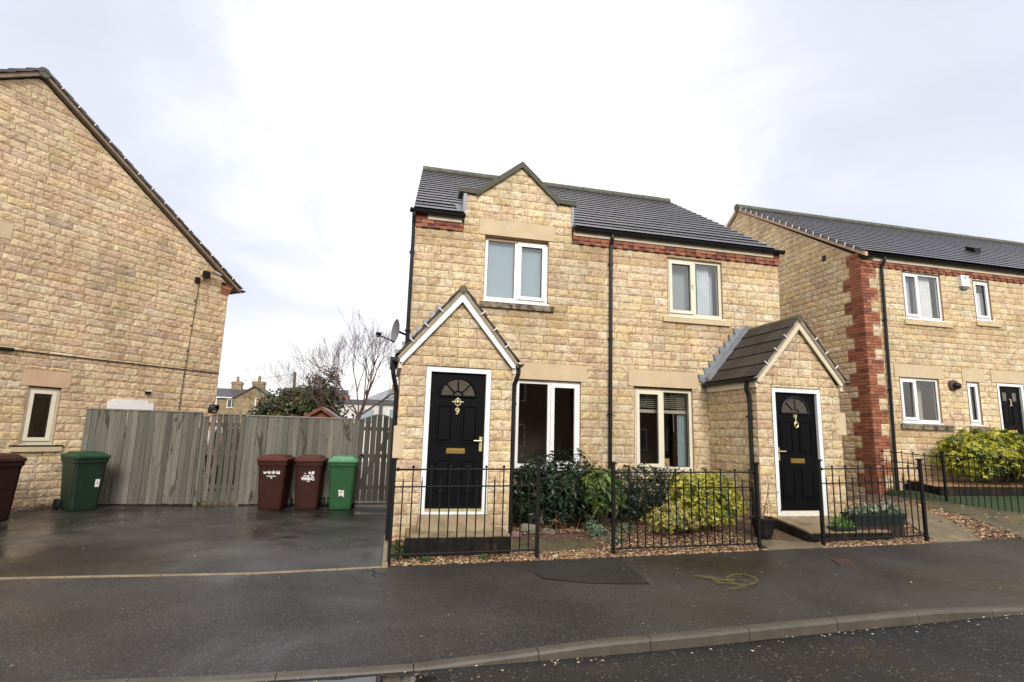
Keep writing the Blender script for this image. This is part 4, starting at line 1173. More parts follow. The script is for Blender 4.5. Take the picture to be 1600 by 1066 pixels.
w = window(H3, T3, *RUn, split=None, sill=(14.7, 15.5, 4.69, 4.81), sill_mat='ashlar', room='room_mid')
curtain(T3, 14.74, 15.30, 4.85, 5.62, -.18, 'net_pale', w, folds=3, amp=.012); mb = MB(); mb.tbox(T3, 14.74, 15.3, 5.55, 5.9, -.32, -.30); mb.build('blind', M['blind_grey'], w)
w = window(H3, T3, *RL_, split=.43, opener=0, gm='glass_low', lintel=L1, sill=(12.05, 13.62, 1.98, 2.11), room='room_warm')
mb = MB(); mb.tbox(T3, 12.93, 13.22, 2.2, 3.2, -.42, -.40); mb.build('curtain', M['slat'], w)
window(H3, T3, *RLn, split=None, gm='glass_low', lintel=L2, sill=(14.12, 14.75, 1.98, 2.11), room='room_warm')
front_door(H3, T3, *RD_, '', 0, True, False, 'bar')
mb = MB(); mb.tbox(T3, L3[0], L3[1], L3[2], L3[3], -.13, .016); mb.build('lintel', M['ashlar'], H3)
mb = MB(); mb.box(15.0, 16.3, 10.3, 10.82, .5, 1.10); mb.build('door_step', M['concrete_step'], H3)
ab = root('alarm_box', T3(14.41, 5.77, 0), 'white burglar alarm box on the upper wall between two windows', 'alarm box')
mb = MB(); mb.hexa([T3(14.28, 5.68, .0), T3(14.54, 5.68, .0), T3(14.54, 5.68, .10), T3(14.28, 5.68, .10), T3(14.28, 5.97, .0), T3(14.54, 5.97, .0), T3(14.54, 5.97, .085), T3(14.28, 5.97, .085)]); bx_ = mb.build('casing', M['upvc'], ab)
mb = MB(); mb.hexa([T3(14.33, 5.61, .01), T3(14.50, 5.61, .01), T3(14.50, 5.61, .07), T3(14.33, 5.61, .07), T3(14.29, 5.678, .0), T3(14.53, 5.678, .0), T3(14.53, 5.678, .095), T3(14.29, 5.678, .095)]); mb.build('strobe', M['lead'], ab)
text('T', .12, T3, 14.43, 5.84, .093, M['black_plastic'], ab, 'mark'); text('2', .07, T3, 14.44, 5.76, .097, M['black_plastic'], ab, 'mark')
lm = root('wall_lamp', T3(13.72, 3.1, 0), 'round dark bulkhead lamp on the stone wall beside the narrow window', 'wall lamp')
mb = MB(); mb.tube([T3(13.72, 3.1, .0), T3(13.72, 3.1, .07)], .13, 16); mb.build('base', plain('brown_plastic', (.10, .05, .035), .5), lm)
mb = MB(); mb.ball(T3(13.76, 3.08, .10), (.10, .09, .09), 12, 8); mb.build('lamp_cover', M['black_plastic'], lm)

# satellite dish on the corner of the semi
ds = root('satellite_dish', (.2, 9.46, 3.2), 'grey satellite dish on an arm at the left corner of number nine', 'satellite dish')
cd = V((.155, 9.46, 3.27)); nd = V((-.93, -.32, .07)).normalized(); e1 = nd.cross(V((0, 0, 1))).normalized(); e2 = e1.cross(nd)
mb = MB(); pts = []
for j in range(7):
    r_ = j / 6
    for i in range(25):
        a = 2 * math.pi * i / 24
        pts.append(tuple(cd + e1 * (.19 * r_ * math.cos(a)) + e2 * (.21 * r_ * math.sin(a)) + nd * (.055 * r_ * r_)))
mb.grid(pts, 24, 6); d_ = mb.build('reflector', M['dish'], ds, True)
mb = MB(); mb.tube([tuple(cd - e2 * .19 + nd * .03), tuple(cd - e2 * .16 + nd * .16), tuple(cd - e2 * .13 + nd * .30)], .011, 6); mb.build('arm', M['black_plastic'], ds)
mb = MB(); f = cd - e2 * .10 + nd * .30; mb.tube([tuple(f - nd * .01), tuple(f + nd * .07)], .03, 8); mb.tube([tuple(f + nd * .03), tuple(f + nd * .03 - e2 * .06)], .02, 8); mb.build('receiver', M['black_plastic'], ds)
mb = MB(); mb.tube([tuple(cd - nd * .02), (.27, 9.50, 3.24), (.36, 9.53, 3.24)], .02, 8); mb.box(.32, .352, 9.46, 9.6, 3.14, 3.34); mb.build('bracket', M['black_metal'], ds)

# ================================================================== IRON RAILINGS
def railing(label, p0, p1, z0, ztop, n, group, post_h=1.26, first_tall=False, posts=(1, 1), zend=None):
    """posts, three rails and alternating ball-top and spiked bars along a straight run"""
    a, b = V((p0[0], p0[1], z0)), V((p1[0], p1[1], z0 if zend is None else zend))
    rt = root('iron_railing', a, label, 'railing', group)
    d = b - a; L_ = V((d.x, d.y, 0)).length; u = d / L_
    def q(s, h): return tuple(a + u * s + V((0, 0, h)))
    for i, s in enumerate((0, L_)):
        if not posts[i]: continue
        m = MB(); x, y, z = q(s, 0)
        m.box(x - .021, x + .021, y - .021, y + .021, z - .12, z + post_h - .02); m.box(x - .036, x + .036, y - .036, y + .036, z + post_h - .02, z + post_h + .005)
        m.build('post', M['black_metal'], rt)
    hT, hM, hB = ztop, ztop - .21, .115
    for nm, h, r in (('top_rail', hT, .011), ('middle_rail', hM, .010), ('bottom_rail', hB, .0125)):
        m = MB(); m.tube([q(.01, h), q(L_ - .01, h)], r, 6)
        for s in (.045, L_ - .045):
            x, y, z = q(s, h); m.ball((x, y, z), .024, 6, 5) if h == hT else None
        m.build(nm, M['black_metal'], rt)
    tall = MB(); tall.tube([(a.x, a.y, a.z + hB - .01), (a.x, a.y, a.z + hT + .01)], .009, 6); tall.ball((a.x, a.y, a.z + hT + .03), .019, 8, 6)
    short = MB(); short.tube([(a.x, a.y, a.z + hB - .01), (a.x, a.y, a.z + hM + .03)], .009, 6); short.tube([(a.x, a.y, a.z + hM + .03), (a.x, a.y, a.z + hM + .135)], [.012, .001], 6)
    ob = {True: tall.build('bar', M['black_metal'], rt), False: short.build('bar', M['black_metal'], rt)}
    used = {True: False, False: False}
    for k in range(n):
        t = first_tall != bool(k % 2)
        o = ob[t]
        if used[t]:
            o = o.copy(); COL.objects.link(o); o.parent = rt
        used[t] = True
        s = L_ * (k + 1) / (n + 1)
        o.location = u * s
    return rt
FG = 'black iron front garden railings'
railing('black iron railing in front of the door numbered nine', (.178, 7.12), (2.03, 7.12), .0, 1.125, 15, FG, zend=.03)
railing('black iron railing in front of the yellow variegated shrub', (3.08, 7.12), (5.292, 7.12), .025, 1.10, 18, FG, 1.235, zend=.055)
railing('black iron railing in front of the planted troughs', (6.36, 7.12), (8.22, 7.12), .09, 1.125, 15, FG, zend=.13)
railing('black iron railing from the brick corner to the tall post beside the lawn', (11.32, 10.75), (11.58, 9.5), .36, 1.09, 10, FG, 1.2, posts=(0, 1), zend=.28)
railing('black iron railing along the green lawn at the right edge', (11.585, 9.45), (11.56, 7.3), .29, 1.13, 17, FG, 1.24, posts=(0, 1), zend=.2)

# ================================================================== WOODEN FENCES AND GATES
WOODC = [(.145, .137, .108), (.128, .122, .097), (.165, .155, .122), (.112, .104, .082), (.138, .136, .112), (.172, .163, .132), (.10, .094, .074)]
def boards(mb, x0, x1, y, topf, w, gap, botf=lambda x: .03, seed=1, dark=0):
    rr = random.Random(seed); x = x0
    while x < x1 - .03:
        e = min(x + w, x1); f = rr.uniform(.8, 1.12) * (1 - dark); c = rr.choice(WOODC); c = tuple(q * f for q in c)
        dy = rr.uniform(-.007, .007); ln = rr.uniform(-.006, .006); b = botf(x) + rr.uniform(-.01, .012)
        mb.hexa([(x, y - .011 + dy, b), (e, y - .011 + dy, b), (e, y + .011 + dy, b), (x, y + .011 + dy, b),
                 (x + ln, y - .011 + dy, topf(x) + 0), (e + ln, y - .011 + dy, topf(e)), (e + ln, y + .011 + dy, topf(e)), (x + ln, y + .011 + dy, topf(x))], c)
        x = e + gap * rr.uniform(.6, 1.4)
def fence_panel(label, x0, x1, y, z, seed):
    rt = root('board_fence', ((x0 + x1) / 2, y, 0), label, 'fence', 'wooden fences across the drive')
    m = MB(); boards(m, x0, x1, y, lambda x: z, .097, .006, seed=seed); m.build('boards', M['wood'], rt)
    m = MB(); m.hexa([(x0, y - .03, z), (x1, y - .03, z), (x1, y + .03, z), (x0, y + .03, z), (x0, y - .028, z + .018), (x1, y - .028, z + .018), (x1, y + .03, z + .026), (x0, y + .03, z + .026)]); m.build('cap_rail', M['wood_cap'], rt)
    m = MB(); m.box(x0, x1, y + .012, y + .05, .3, .38, (.2, .18, .14)); m.box(x0, x1, y + .012, y + .05, 1.45, 1.53, (.2, .18, .14)); m.build('rail', M['wood'], rt)
    m = MB(); m.box(x0, x1, y - .02, y + .03, -.01, .028); m.build('gravel_board', M['riser'], rt)
    return rt
def wood_gate(label, x0, x1, y, topf, n, seed, ring=None, dark=0., gap=.030):
    rt = root('wooden_gate', ((x0 + x1) / 2, y, 0), label, 'gate', 'slatted garden gates')
    pitch = (x1 - x0) / n
    m = MB(); boards(m, x0, x1, y, topf, pitch - gap, gap, botf=lambda x: .09, seed=seed, dark=dark); m.build('boards', M['wood'], rt)
    m = MB()
    for z in (.33, 1.0, 1.58): m.box(x0 + .01, x1 - .01, y + .014, y + .05, z, z + .085, (.12, .10, .07))
    m.hexa([(x0 + .05, y + .016, .42), (x0 + .14, y + .016, .42), (x0 + .14, y + .045, .42), (x0 + .05, y + .045, .42), (x1 - .14, y + .016, 1.57), (x1 - .05, y + .016, 1.57), (x1 - .05, y + .045, 1.57), (x1 - .14, y + .045, 1.57)], (.12, .10, .07))
    m.build('brace', M['wood'], rt)
    m = MB(); N_ = 10
    for i in range(N_):
        a, b = x0 + (x1 - x0) * i / N_, x0 + (x1 - x0) * (i + 1) / N_
        m.hexa([(a, y - .03, topf(a)), (b, y - .03, topf(b)), (b, y + .03, topf(b)), (a, y + .03, topf(a)), (a, y - .03, topf(a) + .022), (b, y - .03, topf(b) + .022), (b, y + .03, topf(b) + .022), (a, y + .03, topf(a) + .022)])
    m.build('cap_rail', M['wood_cap'], rt)
    if ring:
        m = MB(); m.tube([(ring[0] + .045 * math.cos(t * .5236), y - .035, ring[1] + .045 * math.sin(t * .5236)) for t in range(13)], .009, 6)
        m.tube([(ring[0], y - .01, ring[1] + .045), (ring[0], y - .05, ring[1] + .045)], .02, 8); m.build('ring_latch', M['black_metal'], rt)
    return rt
FY = 12.6
fence_panel('long grey board fence panel joining the left house to the slatted gate', -5.72, -3.63, FY, 1.85, 21)
fence_panel('board fence panel behind the three wheelie bins between two gates', -2.77, -.56, FY, 1.815, 22)
wood_gate('slatted gate with wide dark gaps and a stepped top, beside the left fence panel', -3.57, -2.80, FY, lambda x: 1.76 + .065 * min(1., max(0., (x + 3.57) / .22)), 7, 31, dark=.15)
wood_gate('dark slatted gate with an arched top beside the green bin and house wall', -.50, .27, FY, lambda x: 1.80 + .13 * math.sin(math.pi * min(1, max(0, (x + .50) / .77)) ** 1.25) if x > -.48 else 1.80, 6, 33, ring=(-.40, 1.02), dark=.55, gap=.02)
for x, lb in ((-3.60, 'square grey gate post between the left fence panel and the slatted gate'), (-2.785, 'square grey gate post between the wide-gapped gate and the brown bins'), (-.53, 'square gate post beside the lid of the bright green bin')):
    m = MB(); m.box(x - .045, x + .045, FY + .03, FY + .12, -.05, 1.80, (.17, .162, .13)); tag(m.build('gate_post', M['wood']), lb, 'gate post', 'gate posts')
m = MB(); m.box(-3.58, -2.75, FY + .15, FY + .5, -.01, .035); tag(m.build('gate_threshold', M['edging']), kind='structure')
m = MB(); m.box(-.5, .33, FY + .15, FY + .5, -.01, .035); tag(m.build('gate_threshold', M['edging']), kind='structure')

m = MB(); rr = random.Random(77); x = -4.2  # dark boards added in the yard so the gate gaps read dark
while x < -2.2:
    m.box(x, x + .14, 15.6, 15.63, .0, 1.55 + rr.uniform(-.02, .02), tuple(q * rr.uniform(.7, 1.2) for q in (.05, .036, .026))); x += .15
tag(m.build('gate_backdrop', M['wood']), 'dark boards added behind the slatted gate to darken its gaps', 'screen')

# ================================================================== WHEELIE BINS
def rrect(hx, y0, y1, z, r, n=4, cx=0.):
    pts = []
    for (cx_, cy_, a0) in ((hx - r, y1 - r, 0), (-hx + r, y1 - r, 90), (-hx + r, y0 + r, 180), (hx - r, y0 + r, 270)):
        for i in range(n + 1):
            a = math.radians(a0 + 90 * i / n); pts.append((cx + cx_ + r * math.cos(a), cy_ + r * math.sin(a), z))
    return pts
def loft(mb, rings, cap0=True, cap1=True):
    n0 = len(mb.v); k = len(rings[0])
    for r in rings: mb.v.extend(r)
    for i in range(len(rings) - 1):
        for j in range(k):
            a = n0 + i * k + j; b = n0 + i * k + (j + 1) % k
            mb.f.append((a, b, b + k, a + k)); mb.c.append((1, 1, 1)); mb.m.append(0)
    if cap0: mb.f.append(tuple(n0 + j for j in range(k))[::-1]); mb.c.append((1, 1, 1)); mb.m.append(0)
    if cap1: mb.f.append(tuple(n0 + (len(rings) - 1) * k + j for j in range(k))); mb.c.append((1, 1, 1)); mb.m.append(0)
def wheelie_bin(label, loc, rot, body, lid, w=.29, marks=None, lid_tilt=0.):
    rt = root('wheelie_bin', (0, 0, 0), label, 'wheelie bin', 'wheelie bins')
    k = w / .29
    m = MB()
    loft(m, [rrect(.215 * k, -.24, .22, .015, .05), rrect(.222 * k, -.25, .235, .07, .05), rrect(.255 * k, -.295, .315, .80, .055), rrect(.262 * k, -.305, .33, .86, .055),
             rrect(.278 * k, -.322, .345, .865, .055), rrect(.28 * k, -.325, .348, .935, .055)])
    for s in (-1, 1):
        m.hexa([(s * .165 * k - .008, -.256, .08), (s * .165 * k + .008, -.256, .08), (s * .165 * k + .008, -.24, .08), (s * .165 * k - .008, -.24, .08), (s * .195 * k - .008, -.300, .80), (s * .195 * k + .008, -.300, .80), (s * .195 * k + .008, -.28, .80), (s * .195 * k - .008, -.28, .80)])
    m.build('body', M[body], rt, False)
    m = MB()
    loft(m, [rrect(.288 * k, -.345, .36, .94, .06), rrect(.292 * k, -.35, .365, .952, .06), rrect(.292 * k, -.35, .365, .985, .06), rrect(.275 * k, -.325, .35, 1.0, .06),
             rrect(.235 * k, -.285, .30, 1.006, .05), rrect(.21 * k, -.25, .27, 1.045, .05), rrect(.18 * k, -.21, .23, 1.055, .05)])
    for s in (-1, 1): m.ball((s * .21 * k, -.27, 1.008), (.028, .028, .022), 8, 6)
    m.build('lid', M[lid], rt, False)
    m = MB(); m.tube([(-.23 * k, .37, .97), (-.23 * k, .43, .985), (.23 * k, .43, .985), (.23 * k, .37, .97)], .017, 8); m.build('handle', M[body], rt)
    for s in (-1, 1):
        m = MB(); m.tube([(s * .235 * k, .245, .10), (s * .285 * k, .245, .10)], .10, 18); wh = m.build('wheel', M['rubber'], rt)
        m = MB(); m.tube([(s * .286 * k, .245, .10), (s * .292 * k, .245, .10)], .04, 10); m.build('hub', M['black_plastic'], wh)
    def T(u, v, d):
        y = -.25 - (v - .07) / .73 * .045
        return (u, y - d, v)
    def TS(u, v, d):
        return (.222 * k + (v - .07) / .73 * .033 * k + d, u, v)
    if marks: marks(rt, T, TS)
    rt.location = loc; rt.rotation_euler = (0, 0, rot)
    return rt
def mk_a(rt, T, TS):
    text('wakefield', .082, T, 0, .70, .003, M['white_print'], rt, 'bin_print', bold=.004)
    text('household waste', .026, T, 0, .648, .003, M['white_print'], rt, 'bin_print', bold=.002); text('only', .024, T, 0, .615, .003, M['white_print'], rt, 'bin_print', bold=.002)
def mk_b(rt, T, TS):
    m = MB(); rr = random.Random(4)
    for i in range(15):
        x, z = rr.uniform(-.105, .11), .70 + rr.uniform(-.045, .06); s = rr.uniform(.010, .026)
        m.tbox(T, x - s, x + s, z - s * .6, z + s * .6, .001, .003 + i * .0002)
    m.build('logo', M['white_print'], rt)
    text('WMDC', .075, T, .0, .585, .003, M['white_print'], rt, 'bin_print', bold=.005); text('waste', .024, T, .01, .555, .003, M['white_print'], rt, 'bin_print', bold=.002)
def mk_c(rt, T, TS):
    m = MB(); m.prism([T(-.055, .40, .001), T(-.035, .26, .001), T(.005, .295, .001), T(.06, .25, .001), T(.055, .39, .001), T(.02, .385, .001)], (0, -.003, 0)); m.build('sticker', M['white_print'], rt)
    text('NO', .045, T, 0, .335, .006, M['red_print'], rt, 'bin_print', bold=.002)
def mk_d(rt, T, TS):
    m = MB(); m.tbox(T, .10, .17, .42, .56, .001, .004); m.build('sticker', M['white_print'], rt)
    text('9', .05, T, .135, .47, .006, M['black_plastic'], rt, 'bin_print')
wheelie_bin('brown wheelie bin nearest the slatted gate, one line of white lettering', (-2.02, 12.08, 0), math.radians(-6), 'bin_brown', 'bin_brown_lid', .295, mk_a)
wheelie_bin('middle of three bins, brown with a white splodge and lettering', (-1.36, 12.10, 0), math.radians(-3), 'bin_brown', 'bin_brown_lid', .285, mk_b)
wheelie_bin('bright green wheelie bin with a torn white sticker low on its front', (-.735, 12.12, 0), math.radians(2), 'bin_green', 'bin_green_lid', .285, mk_c)
aN = math.atan2(NL.x, -NL.y)
wheelie_bin('dark green wheelie bin standing alone against the left stone wall', (-5.36, 12.02, 0), aN - .12, 'bin_dark', 'bin_dark_lid', .285, mk_d)
wheelie_bin('brown wheelie bin, shade put into its colour, cut by the left edge of the picture', (-6.05, 10.72, 0), aN, 'bin_brown_shaded', 'bin_brown', .29)

# ================================================================== PLANTS
def leaf(mb, p, d, n, L_, w, col, bend=.15):
    """folded pointed leaf: base p, direction d, face normal n"""
    s = d.cross(n)
    if s.length < 1e-5: s = V((1, 0, 0))
    s.normalize(); n = s.cross(d).normalized()
    a = p; b = p + d * L_ * .55 - n * L_ * bend * .35; t = p + d * L_ - n * L_ * bend
    l = p + d * L_ * .45 + s * w * .5 + n * w * .12; r = p + d * L_ * .45 - s * w * .5 + n * w * .12
    k = len(mb.v)
    mb.v.extend((tuple(a), tuple(r), tuple(t), tuple(l), tuple(b)))
    for f in ((0, 1, 4), (1, 2, 4), (2, 3, 4), (3, 0, 4)):
        mb.f.append((k + f[0], k + f[1], k + f[2])); mb.c.append(col); mb.m.append(0)
def rdir(r):
    z = r.uniform(-1, 1); a = r.uniform(0, 6.2832); q = math.sqrt(1 - z * z); return V((q * math.cos(a), q * math.sin(a), z))
def shrub(name, label, cat, c, rad, n, size, pal, seed, droop=.25, width=.42, whorl=5, mat='leaf', group=None, lump=.28, zmin=.02, stems=9, base=None):
    r = random.Random(seed); c = V(c)
    rt = root(name, (c.x, c.y, base if base is not None else c.z - rad[2]), label, cat, group)
    mb = MB(); tot = sum(w for _, w in pal); k = 0
    while k < n:
        d = rdir(r)
        if d.z < -.75: continue
        f = r.random(); rr_ = (1 - .55 * f * f) * (1 + lump * noise.noise((d.x * 2.1 + seed, d.y * 2.1, d.z * 2.1)) + .5 * lump * noise.noise((d.x * 5 + seed, d.y * 5, d.z * 5)))
        p = c + V((d.x * rad[0], d.y * rad[1], d.z * rad[2])) * rr_
        if p.z < zmin: continue
        t = r.random() * tot
        for col, w in pal:
            t -= w
            if t <= 0: break
        g = r.uniform(.7, 1.3)
        ax = (d + rdir(r) * .7 + V((0, 0, .35))).normalized()
        for q in range(whorl):
            tg = rdir(r); tg = tg - ax * tg.dot(ax)
            dd = (ax * r.uniform(.05, .55) + tg * 1.1 - V((0, 0, droop))).normalized()
            h = g * r.uniform(.82, 1.18)
            leaf(mb, p + rdir(r) * size * .25, dd, ax, size * r.uniform(.65, 1.2), size * width * r.uniform(.8, 1.15), (col[0] * h, col[1] * h, col[2] * h * r.uniform(.8, 1.2)))
            k += 1
    mb.build('foliage', M[mat], rt)
    mb = MB(); z0 = base if base is not None else c.z - rad[2]
    for i in range(stems):
        d = rdir(r); e = c + V((d.x * rad[0], d.y * rad[1], abs(d.z) * rad[2])) * .75
        s = V((c.x + r.uniform(-.12, .12) * rad[0] * 2, c.y + r.uniform(-.08, .08), z0)); mid = s.lerp(e, .5) + rdir(r) * .05
        mb.tube([s, mid, e], [.014, .01, .004], 5)
    mb.build('stem', M['stem'], rt)
    return rt
shrub('laurel_shrub', 'dark green laurel under the white window beside the porch', 'shrub', (2.76, 8.80, .68), (.90, .52, .62), 5200, .11,
      [((.012, .030, .011), 5), ((.019, .042, .015), 4), ((.008, .018, .008), 5), ((.04, .075, .022), 1.2)], 11, width=.34, base=.1)
shrub('spotted_laurel', 'yellow-green large-leaved shrub left of the tall railing post', 'shrub', (3.40, 8.30, .80), (.30, .28, .34), 480, .17,
      [((.10, .14, .025), 4), ((.05, .09, .02), 4), ((.20, .21, .05), 2)], 12, droop=.75, width=.36, base=.1)
shrub('evergreen_shrub', 'dark evergreen shrub beneath the cream window behind yellow leaves', 'shrub', (4.55, 8.82, .56), (1.08, .5, .58), 7000, .07,
      [((.010, .026, .011), 5), ((.018, .044, .017), 4), ((.006, .013, .006), 5)], 13, base=.1)
shrub('variegated_shrub', 'bright yellow-leaved shrub behind the middle railing', 'shrub', (5.0, 7.98, .66), (.60, .42, .45), 7200, .055,
      [((.48, .42, .045), 7), ((.34, .35, .045), 4), ((.16, .24, .035), 3), ((.64, .56, .14), 3), ((.06, .12, .025), 2)], 14, width=.6, lump=.3, base=.12)
shrub('cream_variegated_shrub', 'low pale yellow shrub spreading at the foot of the brighter one', 'shrub', (4.38, 7.82, .40), (.46, .30, .22), 3400, .042,
      [((.60, .50, .17), 5), ((.52, .45, .11), 4), ((.22, .22, .06), 3), ((.12, .15, .04), 2)], 15, width=.55, base=.12)
shrub('golden_shrub', 'large rounded yellow-green shrub on the gravel by the right house', 'shrub', (14.15, 10.35, 1.42), (1.55, .52, .60), 7000, .13,
      [((.30, .30, .02), 6), ((.40, .37, .03), 4), ((.14, .18, .02), 4), ((.50, .44, .06), 2), ((.06, .09, .015), 2)], 16, width=.5, lump=.2, base=.72, zmin=.86, droop=.4)
for i, (x, y, s, lb) in enumerate(((3.17, 7.95, .16, 'small grey-green clump on the litter beside the mossy slab'), (3.33, 7.62, .12, 'low grey-green tuft nearest the tall railing post by the mossy slab'), (3.62, 8.05, .15, 'silvery tuft behind the second railing by its left post'), (3.28, 8.28, .17, 'pale green rosette under the yellow-green large-leaved shrub'))):
    shrub('small_plant', lb, 'plant', (x, y, zbed(x, y) + s * .4), (s, s * .8, s * .55), 130, s * .55, [((.12, .18, .12), 4), ((.20, .26, .17), 3), ((.08, .12, .07), 2)], 40 + i, mat='leaf_matt', width=.35, stems=3, group='small clumps in the leaf litter', base=zbed(x, y))
for i, (x, y, s_, lb) in enumerate(((.30, 7.30, .11, 'fresh green weed at the corner post of the first railing'), (.62, 7.14, .08, 'tiny green weed below the railing before the dark step'), (1.35, 7.13, .07, 'small green weed under the first railing, right of the door'), (.32, 7.62, .12, 'green weed against the lower corner of the porch wall'))):
    shrub('small_plant', lb, 'plant', (x, y, zbed(x, y) + s_ * .4), (s_, s_ * .7, s_ * .6), 110, s_ * .5, [((.06, .10, .022), 4), ((.10, .14, .035), 3), ((.04, .07, .018), 2)], 70 + i, mat='leaf_matt', width=.4, stems=3, group='small clumps in the leaf litter', base=zbed(x, y))
mb = MB(); rr = random.Random(6)
for pp in ([(.02, 6.99), (-.02, 6.90), (.03, 6.80), (.0, 6.68), (.04, 6.58)], [(.03, 6.80), (.12, 6.72), (.15, 6.64)], [(-.02, 6.90), (-.10, 6.86), (-.13, 6.78)]):
    for a_, b_ in zip(pp, pp[1:]):
        d_ = V((b_[0] - a_[0], b_[1] - a_[1])).normalized(); w_ = rr.uniform(.005, .009); n_ = V((-d_.y, d_.x)) * w_
        mb.face([(x_, y_, zpav(x_, y_) + .004) for x_, y_ in ((a_[0] + n_.x, a_[1] + n_.y), (b_[0] + n_.x, b_[1] + n_.y), (b_[0] - n_.x, b_[1] - n_.y), (a_[0] - n_.x, a_[1] - n_.y))])
tag(mb.build('pavement_crack', M['rubber']), kind='structure')
rt = root('dead_stems', (2.62, 8.22, .12), 'dead red-brown stalks and curled leaves in front of the dark laurel', 'dead plant'); rr = random.Random(8)
mb = MB()
for i in range(9):
    s = V((2.62 + rr.uniform(-.25, .55), 8.22 + rr.uniform(-.08, .08), .12)); e = s + V((rr.uniform(-.14, .14), rr.uniform(-.08, .04), rr.uniform(.15, .36))); mb.tube([s, s.lerp(e, .5) + rdir(rr) * .02, e], [.006, .005, .002], 5, (.16, .06, .03))
mb.build('stalk', M['flake'], rt); mb = MB()
for i in range(16):
    p = V((2.62 + rr.uniform(-.2, .3), 8.18 + rr.uniform(-.05, .06), .14 + rr.random() * .22)); leaf(mb, p, rdir(rr), rdir(rr), .12, .03, (.17, .075, .035))
mb.build('dead_leaf', M['flake'], rt)
def rock(label, c, r, mat, seed):
    mb = MB(); pts = []; n1, n2 = 12, 8
    for j in range(n2 + 1):
        t = math.pi * j / n2
        for i in range(n1 + 1):
            p = 2 * math.pi * (i % n1) / n1; d = V((math.sin(t) * math.cos(p), math.sin(t) * math.sin(p), -math.cos(t)))
            k = 1 + .28 * noise.noise(d * 1.7 + V((seed, 0, 0))); pts.append((c[0] + d.x * r[0] * k, c[1] + d.y * r[1] * k, c[2] + d.z * r[2] * k))
    mb.grid(pts, n1, n2); return tag(mb.build('garden_rock', M[mat]), label, 'rock', 'rocks beside the porch')
rock('flat mossy grey rock on the litter by the porch downpipe', (2.22, 8.28, .20), (.17, .10, .09), 'rock', 2)
rock('smooth pinkish stone lying at the foot of the porch wall', (1.98, 8.05, .165), (.085, .055, .05), 'rock_pink', 5)
rock('brown lumpy rock in front of the laurel, right of the mossy one', (2.52, 8.22, .17), (.11, .09, .06), 'rock', 9)

# pot and troughs
pt = root('plant_pot', (5.73, 7.6, .15), 'round black plant pot with bare thorny stems by the porch downpipe', 'plant pot')
mb = MB()
for (r0, z0), (r1, z1) in zip(((.10, .15), (.13, .22), (.165, .38), (.19, .43), (.19, .455), (.165, .455), (.155, .40)), ((.13, .22), (.165, .38), (.19, .43), (.19, .455), (.165, .455), (.155, .40), (.0, .40))):
    pts = [(5.73 + r0 * math.cos(2 * math.pi * i / 24), 7.6 + r0 * math.sin(2 * math.pi * i / 24), z0) for i in range(25)] + [(5.73 + r1 * math.cos(2 * math.pi * i / 24), 7.6 + r1 * math.sin(2 * math.pi * i / 24), z1) for i in range(25)]
    mb.grid(pts, 24, 1)
mb.build('bowl', M['black_plastic'], pt)
mb = MB(); rr = random.Random(3)
for i in range(8):
    s = V((5.73 + rr.uniform(-.08, .08), 7.62 + rr.uniform(-.05, .05), .40)); m1 = s + V((rr.uniform(-.1, .2), rr.uniform(0, .15), rr.uniform(.25, .45))); e = m1 + V((rr.uniform(-.1, .2), rr.uniform(-.05, .1), rr.uniform(.15, .4)))
    mb.tube([s, m1, e], [.006, .004, .002], 4, (.16, .07, .04))
mb.build('thorny_stem', M['flake'], pt)
mb = MB()
for i in range(40):
    p = V((5.73 + rr.uniform(-.15, .3), 7.63 + rr.uniform(-.1, .15), rr.uniform(.42, 1.05))); leaf(mb, p, rdir(rr), rdir(rr), .045, .022, rr.choice([(.22, .08, .05), (.10, .14, .04), (.30, .14, .06)]))
mb.build('leaf', M['leaf_matt'], pt)
def trough(label, x0, x1, y0, y1, z0, z1, n, seed, cols):
    rt = root('planting_trough', ((x0 + x1) / 2, (y0 + y1) / 2, z0), label, 'trough', 'planted troughs behind the railing')
    mb = MB(); i = .025
    mb.hexa([(x0 + i, y0 + i, z0), (x1 - i, y0 + i, z0), (x1 - i, y1 - i, z0), (x0 + i, y1 - i, z0), (x0, y0, z1 - .03), (x1, y0, z1 - .03), (x1, y1, z1 - .03), (x0, y1, z1 - .03)])
    for a in ((x0 - .012, x1 + .012, y0 - .012, y0 + .01), (x0 - .012, x1 + .012, y1 - .01, y1 + .012), (x0 - .012, x0 + .01, y0 + .01, y1 - .01), (x1 - .01, x1 + .012, y0 + .01, y1 - .01)): mb.box(*a, z1 - .035, z1)
    mb.build('box', plain('dark_green_plastic', (.012, .02, .017), .45), rt)
    rr = random.Random(seed); mb = MB()
    for k in range(n):
        p = V((rr.uniform(x0 + .03, x1 - .03), rr.uniform(y0 + .03, y1 - .03), z1 - .02 + abs(rr.gauss(0, .06))))
        d = (rdir(rr) + V((0, 0, .6))).normalized(); leaf(mb, p, d, rdir(rr), rr.uniform(.05, .10), rr.uniform(.025, .05), rr.choice(cols))
    mb.build('bedding_foliage', M['leaf_matt'], rt)
trough('long dark trough of grey-green bedding plants raised on a dark plinth', 7.17, 8.14, 7.36, 7.62, .345, .53, 420, 5, [(.09, .16, .05), (.20, .26, .16), (.30, .34, .26), (.06, .11, .03), (.40, .42, .36)])
trough('small low trough of green seedlings beside the step of number eleven', 6.74, 7.13, 7.30, 7.44, .12, .345, 150, 6, [(.10, .22, .04), (.07, .15, .03), (.16, .26, .07)])
mb = MB(); mb.box(7.2, 7.66, 7.37, 7.6, .1, .343, (.03, .016, .012)); mb.box(7.70, 8.1, 7.37, 7.6, .1, .343, (.028, .014, .010)); tag(mb.build('trough_plinth', M['flake']), 'dark brick plinth carrying the long planted trough', 'plinth')

